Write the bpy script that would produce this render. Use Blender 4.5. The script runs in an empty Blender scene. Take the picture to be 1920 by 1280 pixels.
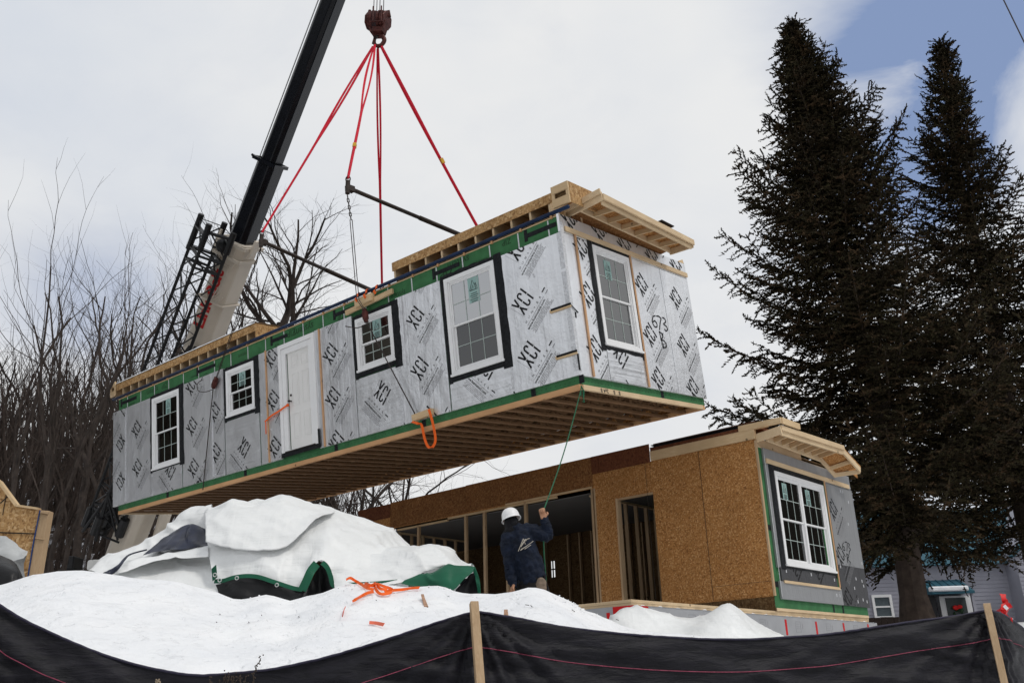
import bpy, bmesh, math, random
import numpy as np
from mathutils import Vector, Matrix, noise
R = math.radians
random.seed(7)
scene = bpy.context.scene
COL = scene.collection
PI = math.pi

# ------------------------------------------------------------------ camera
F_PX, PITCH, ROLL = 1718.09, 0.3610, -0.0311
CAM = Vector((0, 0, 1.6))
_fw = Vector((0, math.cos(PITCH), math.sin(PITCH)))
_u0 = Vector((0, -math.sin(PITCH), math.cos(PITCH)))
_r0 = Vector((1, 0, 0))
_rt = _r0 * math.cos(ROLL) + _u0 * math.sin(ROLL)
_up = -_r0 * math.sin(ROLL) + _u0 * math.cos(ROLL)
cam_d = bpy.data.cameras.new('camera')
cam = bpy.data.objects.new('camera', cam_d)
COL.objects.link(cam)
cam_d.sensor_width = 36
cam_d.lens = F_PX * 36 / 1920
cam_d.clip_end = 2000
cam.matrix_world = Matrix(((_rt.x, _up.x, -_fw.x, CAM.x), (_rt.y, _up.y, -_fw.y, CAM.y), (_rt.z, _up.z, -_fw.z, CAM.z), (0, 0, 0, 1)))
scene.camera = cam

def at(px, py, Y):
    """survey helper: the point at distance Y seen in direction (px, py) of the survey photo"""
    d = _fw * F_PX + _rt * (px - 960) - _up * (py - 640)
    return CAM + d * (Y / d.y)

def pix(P):
    v = Vector(P) - CAM
    d = v.dot(_fw)
    return 960 + F_PX * v.dot(_rt) / d, 640 - F_PX * v.dot(_up) / d

# ------------------------------------------------------------------ materials
def lin(c):
    return tuple(((x / 255) / 12.92 if x / 255 <= 0.04045 else ((x / 255 + .055) / 1.055) ** 2.4) for x in c)

class NT:
    def __init__(s, name):
        s.m = bpy.data.materials.new(name)
        s.m.use_nodes = True
        s.t = s.m.node_tree
        s.b = s.t.nodes['Principled BSDF']
        s.o = s.t.nodes['Material Output']
        s.co = None
    def n(s, typ, **kw):
        nd = s.t.nodes.new(typ)
        for k, v in kw.items():
            if k in nd.inputs.keys() if isinstance(k, str) else False:
                nd.inputs[k].default_value = v
            else:
                setattr(nd, k, v)
        return nd
    def l(s, a, b):
        s.t.links.new(a, b)
    def coord(s, scale=(1, 1, 1), rot=(0, 0, 0), kind='Object'):
        tc = s.n('ShaderNodeTexCoord')
        mp = s.n('ShaderNodeMapping')
        mp.inputs['Scale'].default_value = scale
        mp.inputs['Rotation'].default_value = rot
        s.l(tc.outputs[kind], mp.inputs[0])
        return mp.outputs[0]
    def noise(s, co, scale, detail=4, rough=.55, dist=0):
        nd = s.n('ShaderNodeTexNoise')
        nd.inputs['Scale'].default_value = scale
        nd.inputs['Detail'].default_value = detail
        nd.inputs['Roughness'].default_value = rough
        nd.inputs['Distortion'].default_value = dist
        s.l(co, nd.inputs['Vector'])
        return nd.outputs[0]
    def ramp(s, fac, stops):
        nd = s.n('ShaderNodeValToRGB')
        cr = nd.color_ramp
        while len(cr.elements) < len(stops):
            cr.elements.new(.5)
        for e, (p, c) in zip(cr.elements, stops):
            e.position = p
            e.color = (*c, 1) if len(c) == 3 else c
        s.l(fac, nd.inputs[0])
        return nd.outputs[0]
    def mix(s, fac, a, b, mode='MIX'):
        nd = s.n('ShaderNodeMix', data_type='RGBA', blend_type=mode)
        if isinstance(fac, (int, float)):
            nd.inputs[0].default_value = fac
        else:
            s.l(fac, nd.inputs[0])
        for i, v in ((6, a), (7, b)):
            if isinstance(v, tuple):
                nd.inputs[i].default_value = (*v, 1)
            else:
                s.l(v, nd.inputs[i])
        return nd.outputs[2]
    def bump(s, h, strength=.3, dist=.01, prev=None):
        nd = s.n('ShaderNodeBump')
        nd.inputs['Strength'].default_value = strength
        nd.inputs['Distance'].default_value = dist
        s.l(h, nd.inputs['Height'])
        if prev:
            s.l(prev, nd.inputs['Normal'])
        s.l(nd.outputs[0], s.b.inputs['Normal'])
        return nd.outputs[0]
    def col(s, c):
        if isinstance(c, tuple):
            s.b.inputs['Base Color'].default_value = (*c, 1)
        else:
            s.l(c, s.b.inputs['Base Color'])
    def set(s, rough=.6, metal=0, spec=None):
        s.b.inputs['Roughness'].default_value = rough
        s.b.inputs['Metallic'].default_value = metal
        if spec is not None:
            s.b.inputs['Specular IOR Level'].default_value = spec
        return s.m

def simple(name, c, rough=.6, metal=0, var=.15, scale=6, bump=0, bscale=40, spec=.22, stretch=(1, 1, 1)):
    t = NT(name)
    co = t.coord(stretch)
    nz = t.noise(co, scale)
    lo = tuple(x * (1 - var) for x in c)
    hi = tuple(min(1, x * (1 + var)) for x in c)
    t.col(t.ramp(nz, [(.3, lo), (.7, hi)]))
    if bump:
        t.bump(t.noise(co, bscale), bump, .01)
    return t.set(rough, metal, spec)

def wood_mat(name, a, b, grain=(1, 1, 1)):
    t = NT(name)
    co = t.coord(grain)
    n1 = t.noise(co, 3, 5, .6, 1.5)
    n2 = t.noise(t.coord((1, 1, 1)), 1.3, 2)
    c = t.ramp(n1, [(.3, a), (.7, b)])
    c = t.mix(t.ramp(n2, [(.35, (0, 0, 0)), (.65, (1, 1, 1))]), c, t.mix(.5, c, tuple(x * .75 for x in a)))
    kn = t.n('ShaderNodeTexVoronoi')
    kn.inputs['Scale'].default_value = 2.3
    t.l(t.coord((1, 1, 1)), kn.inputs['Vector'])
    k = t.ramp(kn.outputs['Distance'], [(.05, (1, 1, 1)), (.075, (0, 0, 0))])
    c = t.mix(k, c, tuple(x * .35 for x in a))
    t.col(c)
    t.bump(n1, .15, .004)
    return t.set(.75, 0, .25)

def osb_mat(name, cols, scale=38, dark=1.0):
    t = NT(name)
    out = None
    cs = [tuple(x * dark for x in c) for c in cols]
    tc = t.n('ShaderNodeTexCoord')
    wn = t.noise(tc.outputs['Object'], 14, 2)
    for rot, k in (((.3, .5, .4), 0), ((.9, 1.3, 2.1), 1)):
        mp = t.n('ShaderNodeMapping')
        mp.inputs['Rotation'].default_value = rot
        mp.inputs['Scale'].default_value = (scale * .55, scale, scale * .8) if k == 0 else (scale, scale * .8, scale * .5)
        t.l(tc.outputs['Object'], mp.inputs[0])
        v = t.n('ShaderNodeTexVoronoi')
        v.inputs['Scale'].default_value = 1
        v.inputs['Randomness'].default_value = 1
        t.l(mp.outputs[0], v.inputs['Vector'])
        sp = t.n('ShaderNodeSeparateColor')
        t.l(v.outputs['Color'], sp.inputs[0])
        c = t.ramp(sp.outputs[0], [(0, cs[0]), (.35, cs[1]), (.75, cs[2]), (1, cs[3])])
        out = c if out is None else t.mix(t.ramp(wn, [(.45, (0, 0, 0)), (.55, (1, 1, 1))]), out, c)
    big = t.noise(tc.outputs['Object'], 1.1, 3)
    out = t.mix(t.ramp(big, [(.35, (0, 0, 0)), (.7, (.35, .35, .35))]), out, tuple(x * .6 for x in cs[1]))
    t.col(out)
    t.bump(wn, .2, .004)
    return t.set(.8, 0, .2)

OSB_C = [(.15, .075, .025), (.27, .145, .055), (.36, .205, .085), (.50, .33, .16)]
M = {}
M['osb'] = osb_mat('osb', [(.21, .085, .025), (.40, .18, .055), (.48, .23, .075), (.66, .39, .17)], 62, 1.0)
M['osb_light'] = osb_mat('osb_light', [(.22, .115, .045), (.42, .24, .10), (.52, .32, .14), (.66, .46, .25)], 40)
M['osb_dark'] = osb_mat('osb_dark', OSB_C, 46, .36)  # darker strand board copy; indoors it carries the interior shade
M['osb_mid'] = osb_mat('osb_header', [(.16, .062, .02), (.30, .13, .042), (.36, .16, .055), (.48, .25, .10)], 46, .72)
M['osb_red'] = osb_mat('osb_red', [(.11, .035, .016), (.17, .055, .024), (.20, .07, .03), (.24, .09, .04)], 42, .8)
M['wood'] = wood_mat('lumber', (.58, .40, .22), (.72, .55, .34), (1.2, 18, 18))
M['wood_v'] = wood_mat('lumber_vertical', (.42, .28, .16), (.55, .40, .25), (18, 18, 1.2))
M['wood_y'] = wood_mat('lumber_rail', (.62, .45, .27), (.74, .58, .38), (18, 1.2, 18))
M['wood_o'] = wood_mat('lumber_orange', (.55, .30, .14), (.66, .39, .20), (1.2, 18, 18))
M['strip'] = wood_mat('furring', (.52, .30, .16), (.62, .38, .22), (18, 18, 1.2))
M['wood_dim'] = wood_mat('lumber_joist', (.16, .085, .04), (.27, .16, .085), (18, 1.2, 18))  # lumber copy darkened: underside shade is put into the colour

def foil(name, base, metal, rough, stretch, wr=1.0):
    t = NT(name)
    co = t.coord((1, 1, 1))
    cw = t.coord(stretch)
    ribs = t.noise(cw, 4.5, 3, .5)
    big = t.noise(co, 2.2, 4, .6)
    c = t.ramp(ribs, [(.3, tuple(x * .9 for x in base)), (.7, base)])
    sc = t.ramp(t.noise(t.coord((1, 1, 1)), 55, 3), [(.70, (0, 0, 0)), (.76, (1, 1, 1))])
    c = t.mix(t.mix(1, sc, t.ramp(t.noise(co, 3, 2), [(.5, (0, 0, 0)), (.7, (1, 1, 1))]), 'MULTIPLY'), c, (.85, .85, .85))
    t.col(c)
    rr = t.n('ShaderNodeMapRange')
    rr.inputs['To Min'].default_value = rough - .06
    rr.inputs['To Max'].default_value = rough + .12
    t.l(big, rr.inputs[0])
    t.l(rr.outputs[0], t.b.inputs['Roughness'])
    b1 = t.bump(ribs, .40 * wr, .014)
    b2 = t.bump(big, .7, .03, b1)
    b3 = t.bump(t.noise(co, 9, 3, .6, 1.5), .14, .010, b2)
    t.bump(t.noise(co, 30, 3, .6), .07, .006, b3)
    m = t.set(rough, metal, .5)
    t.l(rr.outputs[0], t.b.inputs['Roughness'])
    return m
M['foil'] = foil('foil_vertical', (.84, .85, .87), .78, .34, (3, 3, .05))
M['foil_h'] = foil('foil_creased', (.84, .85, .87), .78, .34, (.06, .06, 2.6), 1.6)
M['foil_end'] = foil('foil_end', (.88, .89, .91), .7, .36, (3, 3, .05))
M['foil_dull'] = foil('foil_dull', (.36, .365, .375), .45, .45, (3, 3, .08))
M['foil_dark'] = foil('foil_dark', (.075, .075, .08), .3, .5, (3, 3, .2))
M['green'] = simple('sheathing_green', (.042, .150, .058), .75, 0, .2, 5, .1)
M['tape'] = simple('flashing_tape', (.010, .011, .013), .5, 0, .6, 14, 1.0, 22, .16)
M['seamtape'] = simple('seam_tape', (.62, .63, .65), .4, .2, .2, 30, .5)
M['vinyl'] = simple('white_vinyl', (.82, .82, .82), .38, 0, .03, 3)
M['door'] = simple('door_white', (.78, .77, .75), .5, 0, .03, 3)
M['ink'] = simple('black_ink', (.012, .012, .013), .6, 0, .1, 5)
M['ink_grey'] = simple('grey_ink', (.28, .28, .29), .6, 0, .1, 5)
M['ink_green'] = simple('dark_green_ink', (.018, .055, .022), .7, 0, .3, 25)
M['blue'] = simple('blue_pipe', (.006, .020, .060), .35, 0, .3, 4)
M['steel'] = simple('dark_steel', (.05, .04, .035), .55, .5, .3, 12, .2)
M['iron'] = simple('hook_iron', (.075, .022, .018), .5, .3, .5, 9, .3)
M['wire'] = simple('wire_rope', (.045, .035, .032), .5, .4, .3, 30)
M['red'] = simple('red_webbing', (.62, .012, .035), .65, 0, .15, 8, .3, 60)
M['orange'] = simple('orange_webbing', (.85, .13, .015), .6, 0, .15, 8, .2)
M['redtape'] = simple('red_tape', (.55, .01, .012), .5, 0, .1, 8)
M['black'] = simple('crane_black', (.005, .006, .009), .25, 0, .3, 3)
M['blackmetal'] = simple('lattice_black', (.012, .012, .013), .45, 0, .3, 6)
M['beige'] = simple('crane_beige', (.56, .50, .42), .42, 0, .06, 1.5)
M['white_paint'] = simple('crane_white', (.6, .6, .58), .45, 0, .1, 4)
M['crane_red'] = simple('crane_red', (.45, .02, .02), .5, 0, .1, 4)
M['grey_foam'] = simple('foundation_foam', (.33, .335, .35), .7, 0, .07, 3, .05)
M['drywall'] = simple('drywall', (.13, .125, .12), .9, 0, .05, 2)  # drywall darkened: the room's shade is put into its colour
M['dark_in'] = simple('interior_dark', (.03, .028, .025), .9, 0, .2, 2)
M['green_rope'] = simple('green_rope', (.02, .11, .055), .7, 0, .4, 40)
M['tgreen'] = simple('tarp_green', (.010, .098, .052), .42, 0, .2, 3, .25, 12)
M['tblack'] = simple('tarp_black', (.010, .010, .011), .4, 0, .3, 4, .7, 16)
M['navyfilm'] = simple('tarp_navy', (.022, .026, .045), .22, 0, .5, 5, .6, 7)
M['grommet'] = simple('grommet', (.6, .6, .58), .3, .8, .1, 5)
M['gtarp'] = simple('grey_tarp', (.42, .43, .43), .45, 0, .1, 4, .3, 9)
M['navy'] = simple('jacket_navy', (.006, .010, .022), .8, 0, .45, 10, 1.0, 13)
M['hood'] = simple('hood_black', (.008, .008, .010), .85, 0, .3, 10, .4, 30)
M['pants'] = simple('trousers', (.014, .013, .013), .85, 0, .4, 12, .4, 30)
M['tan'] = simple('tan_leather', (.20, .15, .11), .75, 0, .3, 12, .3, 30)
M['skin'] = simple('skin', (.42, .22, .13), .55, 0, .12, 12)
M['hat'] = simple('hard_hat', (.80, .80, .80), .3, 0, .02, 4)
M['logo'] = simple('logo_cream', (.42, .38, .32), .7, 0, .1, 10)
M['stitch'] = simple('pink_stitch', (.28, .06, .10), .7, 0, .3, 50)
M['ribbon'] = simple('red_ribbon', (.70, .015, .015), .45, 0, .15, 8, .3)
M['siding'] = simple('siding', (.33, .33, .38), .7, 0, .06, 2)  # white boards toned lavender-grey, shade included in the colour
M['teal'] = simple('teal_roof', (.030, .105, .145), .45, .1, .25, 2)
M['bark'] = simple('bark', (.044, .034, .029), .9, 0, .45, 4, .6, 22)
M['bark_far'] = simple('bark_far', (.040, .029, .024), .9, 0, .4, 4)
M['spruce_bark'] = simple('spruce_bark', (.055, .040, .032), .9, 0, .4, 4, .6, 14)
M['sticker'] = simple('window_sticker', (.30, .46, .43), .5, 0, .04, 5)
M['weed'] = simple('dry_weed', (.06, .045, .035), .9, 0, .3, 10)
M['scrap'] = simple('wood_scrap', (.38, .23, .15), .8, 0, .3, 20, .3)
M['asphalt'] = simple('asphalt', (.06, .06, .062), .85, 0, .2, 8, .3)

def needle_mat(name, a, b):
    t = NT(name)
    nz = t.noise(t.coord((1, 1, 1)), .8, 4, .6)
    c = t.ramp(nz, [(.3, a), (.7, b)])
    oi = t.noise(t.coord((1, 1, 1)), 9, 2)
    c2 = t.mix(t.ramp(oi, [(.4, (0, 0, 0)), (.6, (1, 1, 1))]), c, tuple(x * .6 for x in a))
    br = t.noise(t.coord((1, 1, 1)), 2.1, 3, .6)
    t.col(t.mix(t.ramp(br, [(.52, (0, 0, 0)), (.66, (1, 1, 1))]), c2, (.075, .048, .026)))
    return t.set(.9, 0, .12)
M['needle'] = needle_mat('spruce_needles', (.024, .018, .010), (.050, .044, .020))

def glass_mat(name, tint=(.55, .62, .60), refl=.09):
    t = NT(name)
    tr = t.n('ShaderNodeBsdfTransparent')
    tr.inputs[0].default_value = (*tint, 1)
    gl = t.n('ShaderNodeBsdfGlossy')
    gl.inputs['Roughness'].default_value = .02
    gl.inputs[0].default_value = (1, 1, 1, 1)
    fr = t.n('ShaderNodeFresnel')
    fr.inputs[0].default_value = 1.5
    mr = t.n('ShaderNodeMath', operation='MULTIPLY_ADD')
    mr.inputs[1].default_value = 1.0
    mr.inputs[2].default_value = refl
    t.l(fr.outputs[0], mr.inputs[0])
    mx = t.n('ShaderNodeMixShader')
    t.l(mr.outputs[0], mx.inputs[0])
    t.l(tr.outputs[0], mx.inputs[1])
    t.l(gl.outputs[0], mx.inputs[2])
    t.l(mx.outputs[0], t.o.inputs[0])
    return t.m
M['glass'] = glass_mat('window_glass', (.22, .28, .25), .06)
M['muntin'] = simple('muntin', (.40, .46, .43), .5, 0, .05)
M['glass_up'] = glass_mat('window_glass_sky', (.25, .29, .29), .40)
M['glass_end'] = glass_mat('window_glass_end', (.22, .20, .27), .12)

def snow_mat(name, speck=True):
    t = NT(name)
    co = t.coord((1, 1, 1))
    n1 = t.noise(co, .9, 5, .6)
    c = t.ramp(n1, [(.35, (.80, .815, .84)), (.65, (.88, .885, .895))])
    if speck:
        sp = t.ramp(t.noise(co, 34, 3, .7), [(.74, (0, 0, 0)), (.80, (1, 1, 1))])
        area = t.ramp(t.noise(co, .55, 3), [(.5, (0, 0, 0)), (.62, (.5, .5, .5))])
        c = t.mix(t.mix(1, sp, area, 'MULTIPLY'), c, (.45, .42, .38))
    t.col(c)
    b = t.bump(t.noise(co, 3.5, 6, .6), .7, .08)
    pit = t.ramp(t.noise(co, 6, 3, .6, .6), [(.56, (1, 1, 1)), (.66, (0, 0, 0))])
    b = t.bump(pit, .45, .03, b)
    t.bump(t.noise(co, 30, 4, .6), .35, .008, b)
    return t.set(.65, 0, .3)
M['snow'] = snow_mat('snow')

def tarp_mat(name, c):
    t = NT(name)
    co = t.coord((1, 1, 1))
    n1 = t.noise(co, 2.2, 3, .5, 1.0)
    t.col(t.ramp(n1, [(.3, tuple(x * .94 for x in c)), (.7, c)]))
    b = t.bump(t.noise(co, 3.4, 2, .45, .8), .4, .05)
    w = t.n('ShaderNodeTexWave', wave_type='BANDS', bands_direction='DIAGONAL')
    w.inputs['Scale'].default_value = 1.6
    w.inputs['Distortion'].default_value = 9
    w.inputs['Detail'].default_value = 3
    w.inputs['Detail Scale'].default_value = .7
    t.l(co, w.inputs['Vector'])
    b = t.bump(w.outputs[0], .25, .03, b)
    b = t.bump(t.noise(co, 11, 3, .5, 1.2), .12, .008, b)
    for sc3, rt3, st3 in (((1.2, 2, 11), (.5, .3, .2), .55), ((9, 2, 1.4), (.2, .9, .4), .40), ((2, 2, 16), (1.1, .2, .9), .30)):
        b = t.bump(t.noise(t.coord(sc3, rt3), 1.1, 3, .55, .8), st3, .022, b)
    for sc_v, st_v, di_v in ((1.7, .45, .06),):
        wp = t.n('ShaderNodeVectorMath', operation='ADD')
        nv = t.n('ShaderNodeTexNoise')
        nv.inputs['Scale'].default_value = sc_v * .7
        t.l(co, nv.inputs['Vector'])
        t.l(co, wp.inputs[0])
        t.l(nv.outputs['Color'], wp.inputs[1])
        v = t.n('ShaderNodeTexVoronoi')
        v.inputs['Scale'].default_value = sc_v
        t.l(wp.outputs[0], v.inputs['Vector'])
        b = t.bump(v.outputs['Distance'], st_v, di_v, b)
    m = t.set(.42, 0, .4)
    return m
M['tarp'] = tarp_mat('tarp_white', (.80, .81, .805))

def fabric_mat():
    t = NT('silt_fabric')
    co = t.coord((1, 1, 1))
    w = t.n('ShaderNodeTexWave', wave_type='BANDS', bands_direction='Z')
    w.inputs['Scale'].default_value = 150
    t.l(co, w.inputs['Vector'])
    n1 = t.noise(t.coord((1.5, 1.5, 8)), 5, 4, .6, .5)
    t.col(t.ramp(n1, [(.3, (.004, .004, .006)), (.75, (.013, .012, .018))]))
    b = t.bump(n1, .5, .02)
    t.bump(w.outputs[0], .15, .002, b)
    return t.set(.55, 0, .22)
M['fabric'] = fabric_mat()

def hill_mat():
    t = NT('hill_litter')
    co = t.coord((1, 1, 1))
    n1 = t.noise(co, .35, 6, .7)
    n2 = t.noise(co, 2.5, 5, .7)
    base = t.ramp(n2, [(.3, (.022, .014, .010)), (.7, (.055, .036, .026))])
    t.col(t.mix(t.ramp(n1, [(.47, (0, 0, 0)), (.56, (1, 1, 1))]), base, (.55, .56, .60)))
    t.bump(n2, .6, .3)
    return t.set(.95, 0, .1)
M['hill'] = hill_mat()
M['hill_unseen'] = simple('unseen_slope', (.030, .026, .020), .95, 0, .5, .15)  # dark tone of the added slope that darkens the reflections

# ------------------------------------------------------------------ geometry helpers
ROOTM = {}
class MB:
    def __init__(s):
        s.v = []
        s.f = []
        s.c = []
    def add(s, vs, fs):
        k = len(s.v)
        s.c.append((len(s.v), len(s.f)))
        s.v += [tuple(v) for v in vs]
        s.f += [tuple(i + k for i in f) for f in fs]
        return s
    def box(s, lo, hi, T=None):
        (a, b, c), (d, e, f) = lo, hi
        vs = [(x, y, z) for z in (c, f) for (x, y) in ((a, b), (d, b), (d, e), (a, e))]
        if T:
            vs = [T(*v) for v in vs]
        return s.add(vs, [(3, 2, 1, 0), (4, 5, 6, 7), (0, 1, 5, 4), (1, 2, 6, 5), (2, 3, 7, 6), (3, 0, 4, 7)])
    def bar(s, p, q, w, h=None, up=(0, 0, 1)):
        p, q = Vector(p), Vector(q)
        h = h or w
        d = (q - p).normalized()
        up = Vector(up)
        if abs(d.dot(up)) > .98:
            up = Vector((0, 1, 0)) if abs(d.y) < .9 else Vector((1, 0, 0))
        sx = d.cross(up).normalized() * (w / 2)
        sz = sx.cross(d).normalized() * (h / 2)
        vs = [o + a * sx + b * sz for o in (p, q) for (a, b) in ((-1, -1), (1, -1), (1, 1), (-1, 1))]
        return s.add(vs, [(3, 2, 1, 0), (4, 5, 6, 7), (0, 1, 5, 4), (1, 2, 6, 5), (2, 3, 7, 6), (3, 0, 4, 7)])
    def tube(s, pts, rad, n=8, cap=True):
        pts = [Vector(p) for p in pts]
        if not hasattr(rad, '__len__'):
            rad = [rad] * len(pts)
        k0 = len(s.v)
        s.c.append((k0, len(s.f)))
        ref = None
        for i, p in enumerate(pts):
            d = (pts[min(i + 1, len(pts) - 1)] - pts[max(i - 1, 0)])
            d = d.normalized() if d.length > 1e-9 else Vector((0, 0, 1))
            if ref is None:
                ref = Vector((1, 0, 0)) if abs(d.x) < .8 else Vector((0, 1, 0))
            a = (ref - d * ref.dot(d)).normalized()
            ref = a
            b = d.cross(a)
            for j in range(n):
                t = 2 * PI * j / n
                s.v.append(tuple(p + (a * math.cos(t) + b * math.sin(t)) * rad[i]))
        for i in range(len(pts) - 1):
            for j in range(n):
                a0 = k0 + i * n + j
                a1 = k0 + i * n + (j + 1) % n
                s.f.append((a0, a1, a1 + n, a0 + n))
        if cap and n > 3:
            s.f.append(tuple(k0 + j for j in reversed(range(n))))
            s.f.append(tuple(k0 + (len(pts) - 1) * n + j for j in range(n)))
        return s
    def ribbon(s, pts, w, side=(0, 0, 1), thick=.004):
        """flat strap along pts, width w measured along `side`"""
        pts = [Vector(p) for p in pts]
        sd = Vector(side).normalized()
        k0 = len(s.v)
        s.c.append((k0, len(s.f)))
        for i, p in enumerate(pts):
            d = (pts[min(i + 1, len(pts) - 1)] - pts[max(i - 1, 0)]).normalized()
            sw = w[i] if hasattr(w, '__len__') else w
            b = (sd - d * sd.dot(d)).normalized()
            nn = d.cross(b) * thick / 2
            for o in (b * sw / 2 + nn, b * sw / 2 - nn, -b * sw / 2 - nn, -b * sw / 2 + nn):
                s.v.append(tuple(p + o))
        for i in range(len(pts) - 1):
            for j in range(4):
                a0 = k0 + i * 4 + j
                a1 = k0 + i * 4 + (j + 1) % 4
                s.f.append((a0, a1, a1 + 4, a0 + 4))
        s.f.append((k0 + 3, k0 + 2, k0 + 1, k0))
        e = k0 + (len(pts) - 1) * 4
        s.f.append((e, e + 1, e + 2, e + 3))
        return s
    def prism(s, poly, vec):
        n = len(poly)
        vs = [Vector(p) for p in poly] + [Vector(p) + Vector(vec) for p in poly]
        fs = [tuple(reversed(range(n))), tuple(range(n, 2 * n))]
        fs += [(i, (i + 1) % n, (i + 1) % n + n, i + n) for i in range(n)]
        return s.add(vs, fs)
    def grid(s, P):
        """P rows x cols of points"""
        k = len(s.v)
        s.c.append((k, len(s.f)))
        nr, nc = len(P), len(P[0])
        for r in P:
            for p in r:
                s.v.append(tuple(p))
        for i in range(nr - 1):
            for j in range(nc - 1):
                a = k + i * nc + j
                s.f.append((a, a + 1, a + nc + 1, a + nc))
        return s
    def sphere(s, c, r, nu=14, nv=10, top=PI, T=None):
        c = Vector(c)
        r = r if hasattr(r, '__len__') else (r, r, r)
        P = []
        for i in range(nv + 1):
            th = top * i / nv
            row = []
            for j in range(nu + 1):
                ph = 2 * PI * j / nu
                v = Vector((r[0] * math.sin(th) * math.cos(ph), r[1] * math.sin(th) * math.sin(ph), r[2] * math.cos(th)))
                row.append(c + (T @ v if T else v))
            P.append(row)
        return s.grid(P)
    def each(s, name, mat, parent=None, per=1, bev=0, **kw):
        """one object for every `per` pieces that were added"""
        st = s.c[::per] + [(len(s.v), len(s.f))]
        out = []
        for (v0, f0), (v1, f1) in zip(st, st[1:]):
            g = MB()
            g.v = s.v[v0:v1]
            g.f = [tuple(i - v0 for i in f) for f in s.f[f0:f1]]
            o = g.build(name, mat, parent, **kw)
            if bev:
                bevel(o, bev)
            out.append(o)
        return out
    def build(s, name, mat, parent=None, world=False, smooth=False, label=None, bm_fn=None):
        me = bpy.data.meshes.new(name)
        vs = s.v
        if world and parent is not None:
            root = parent
            while root.parent:
                root = root.parent
            mi = ROOTM[root].inverted()
            vs = [tuple(mi @ Vector(v)) for v in vs]
        me.from_pydata(vs, [], s.f)
        me.validate()
        if bm_fn:
            bm = bmesh.new()
            bm.from_mesh(me)
            bm_fn(bm)
            bm.to_mesh(me)
            bm.free()
        if smooth:
            me.shade_smooth()
        for m in (mat if isinstance(mat, (list, tuple)) else [mat]):
            me.materials.append(M[m] if isinstance(m, str) else m)
        o = bpy.data.objects.new(name, me)
        COL.objects.link(o)
        if parent is not None:
            o.parent = parent
        if label:
            o['label'] = label
        return o

def thing(name, label, cat, mat=None, group=None, loc=None):
    o = bpy.data.objects.new(name, None)
    COL.objects.link(o)
    o.empty_display_size = .2
    mt = mat if mat is not None else Matrix.Translation(Vector(loc or (0, 0, 0)))
    o.matrix_basis = mt
    ROOTM[o] = mt.copy()
    o['label'] = label
    o['category'] = cat
    if group:
        o['group'] = group
    return o

def tag(o, label, cat, group=None):
    o['label'] = label
    o['category'] = cat
    if group:
        o['group'] = group
    return o

def structure(o):
    o['kind'] = 'structure'
    return o

def bevel(o, w=.006, seg=1):
    m = o.modifiers.new('bevel', 'BEVEL')
    m.width = w
    m.segments = seg
    m.limit_method = 'ANGLE'
    return o

def catmull(pts, n):
    """resample a polyline of Vectors with n points per span"""
    pts = [Vector(p) for p in pts]
    out = []
    for i in range(len(pts) - 1):
        p0 = pts[max(i - 1, 0)]
        p1, p2 = pts[i], pts[i + 1]
        p3 = pts[min(i + 2, len(pts) - 1)]
        for k in range(n):
            t = k / n
            out.append(.5 * ((2 * p1) + (p2 - p0) * t + (2 * p0 - 5 * p1 + 4 * p2 - p3) * t * t + (-p0 + 3 * p1 - 3 * p2 + p3) * t ** 3))
    out.append(pts[-1])
    return out

def interp(x, xs, ys):
    return float(np.interp(x, xs, ys))

_txt = {}
def text_geo(s, size=1.0, bold=0.0, align='LEFT', res=2, space=1.0, shear=0):
    key = (s, bold, align, res, space, shear)
    if key not in _txt:
        cu = bpy.data.curves.new('t', 'FONT')
        cu.body = s
        cu.size = 1
        cu.align_x = align
        cu.resolution_u = res
        cu.offset = bold
        cu.space_character = space
        cu.shear = shear
        ob = bpy.data.objects.new('t', cu)
        COL.objects.link(ob)
        dg = bpy.context.evaluated_depsgraph_get()
        me = bpy.data.meshes.new_from_object(ob.evaluated_get(dg))
        _txt[key] = ([tuple(v.co)[:2] for v in me.vertices], [tuple(p.vertices) for p in me.polygons])
        bpy.data.objects.remove(ob)
        bpy.data.curves.remove(cu)
        bpy.data.meshes.remove(me)
    v, f = _txt[key]
    return [(a * size, b * size) for a, b in v], f

def stroke2d(pts, w):
    """flat polyline stroke in 2D -> verts, faces"""
    vs, fs = [], []
    n = len(pts)
    for i in range(n):
        a = pts[max(i - 1, 0)]
        b = pts[min(i + 1, n - 1)]
        dx, dy = b[0] - a[0], b[1] - a[1]
        l = math.hypot(dx, dy) or 1
        nx, ny = -dy / l * w / 2, dx / l * w / 2
        vs += [(pts[i][0] + nx, pts[i][1] + ny), (pts[i][0] - nx, pts[i][1] - ny)]
    for i in range(n - 1):
        fs.append((2 * i + 1, 2 * i + 3, 2 * i + 2, 2 * i))
    return vs, fs
# ------------------------------------------------------------------ module building blocks
def TF(y0=0.0):      # front wall frame: u -> x, n outward = -y
    return lambda u, z, n: (u, y0 - n, z)
def TE(x0=0.0):      # end wall frame: u -> y, n outward = +x
    return lambda u, z, n: (x0 + n, u, z)

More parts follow.
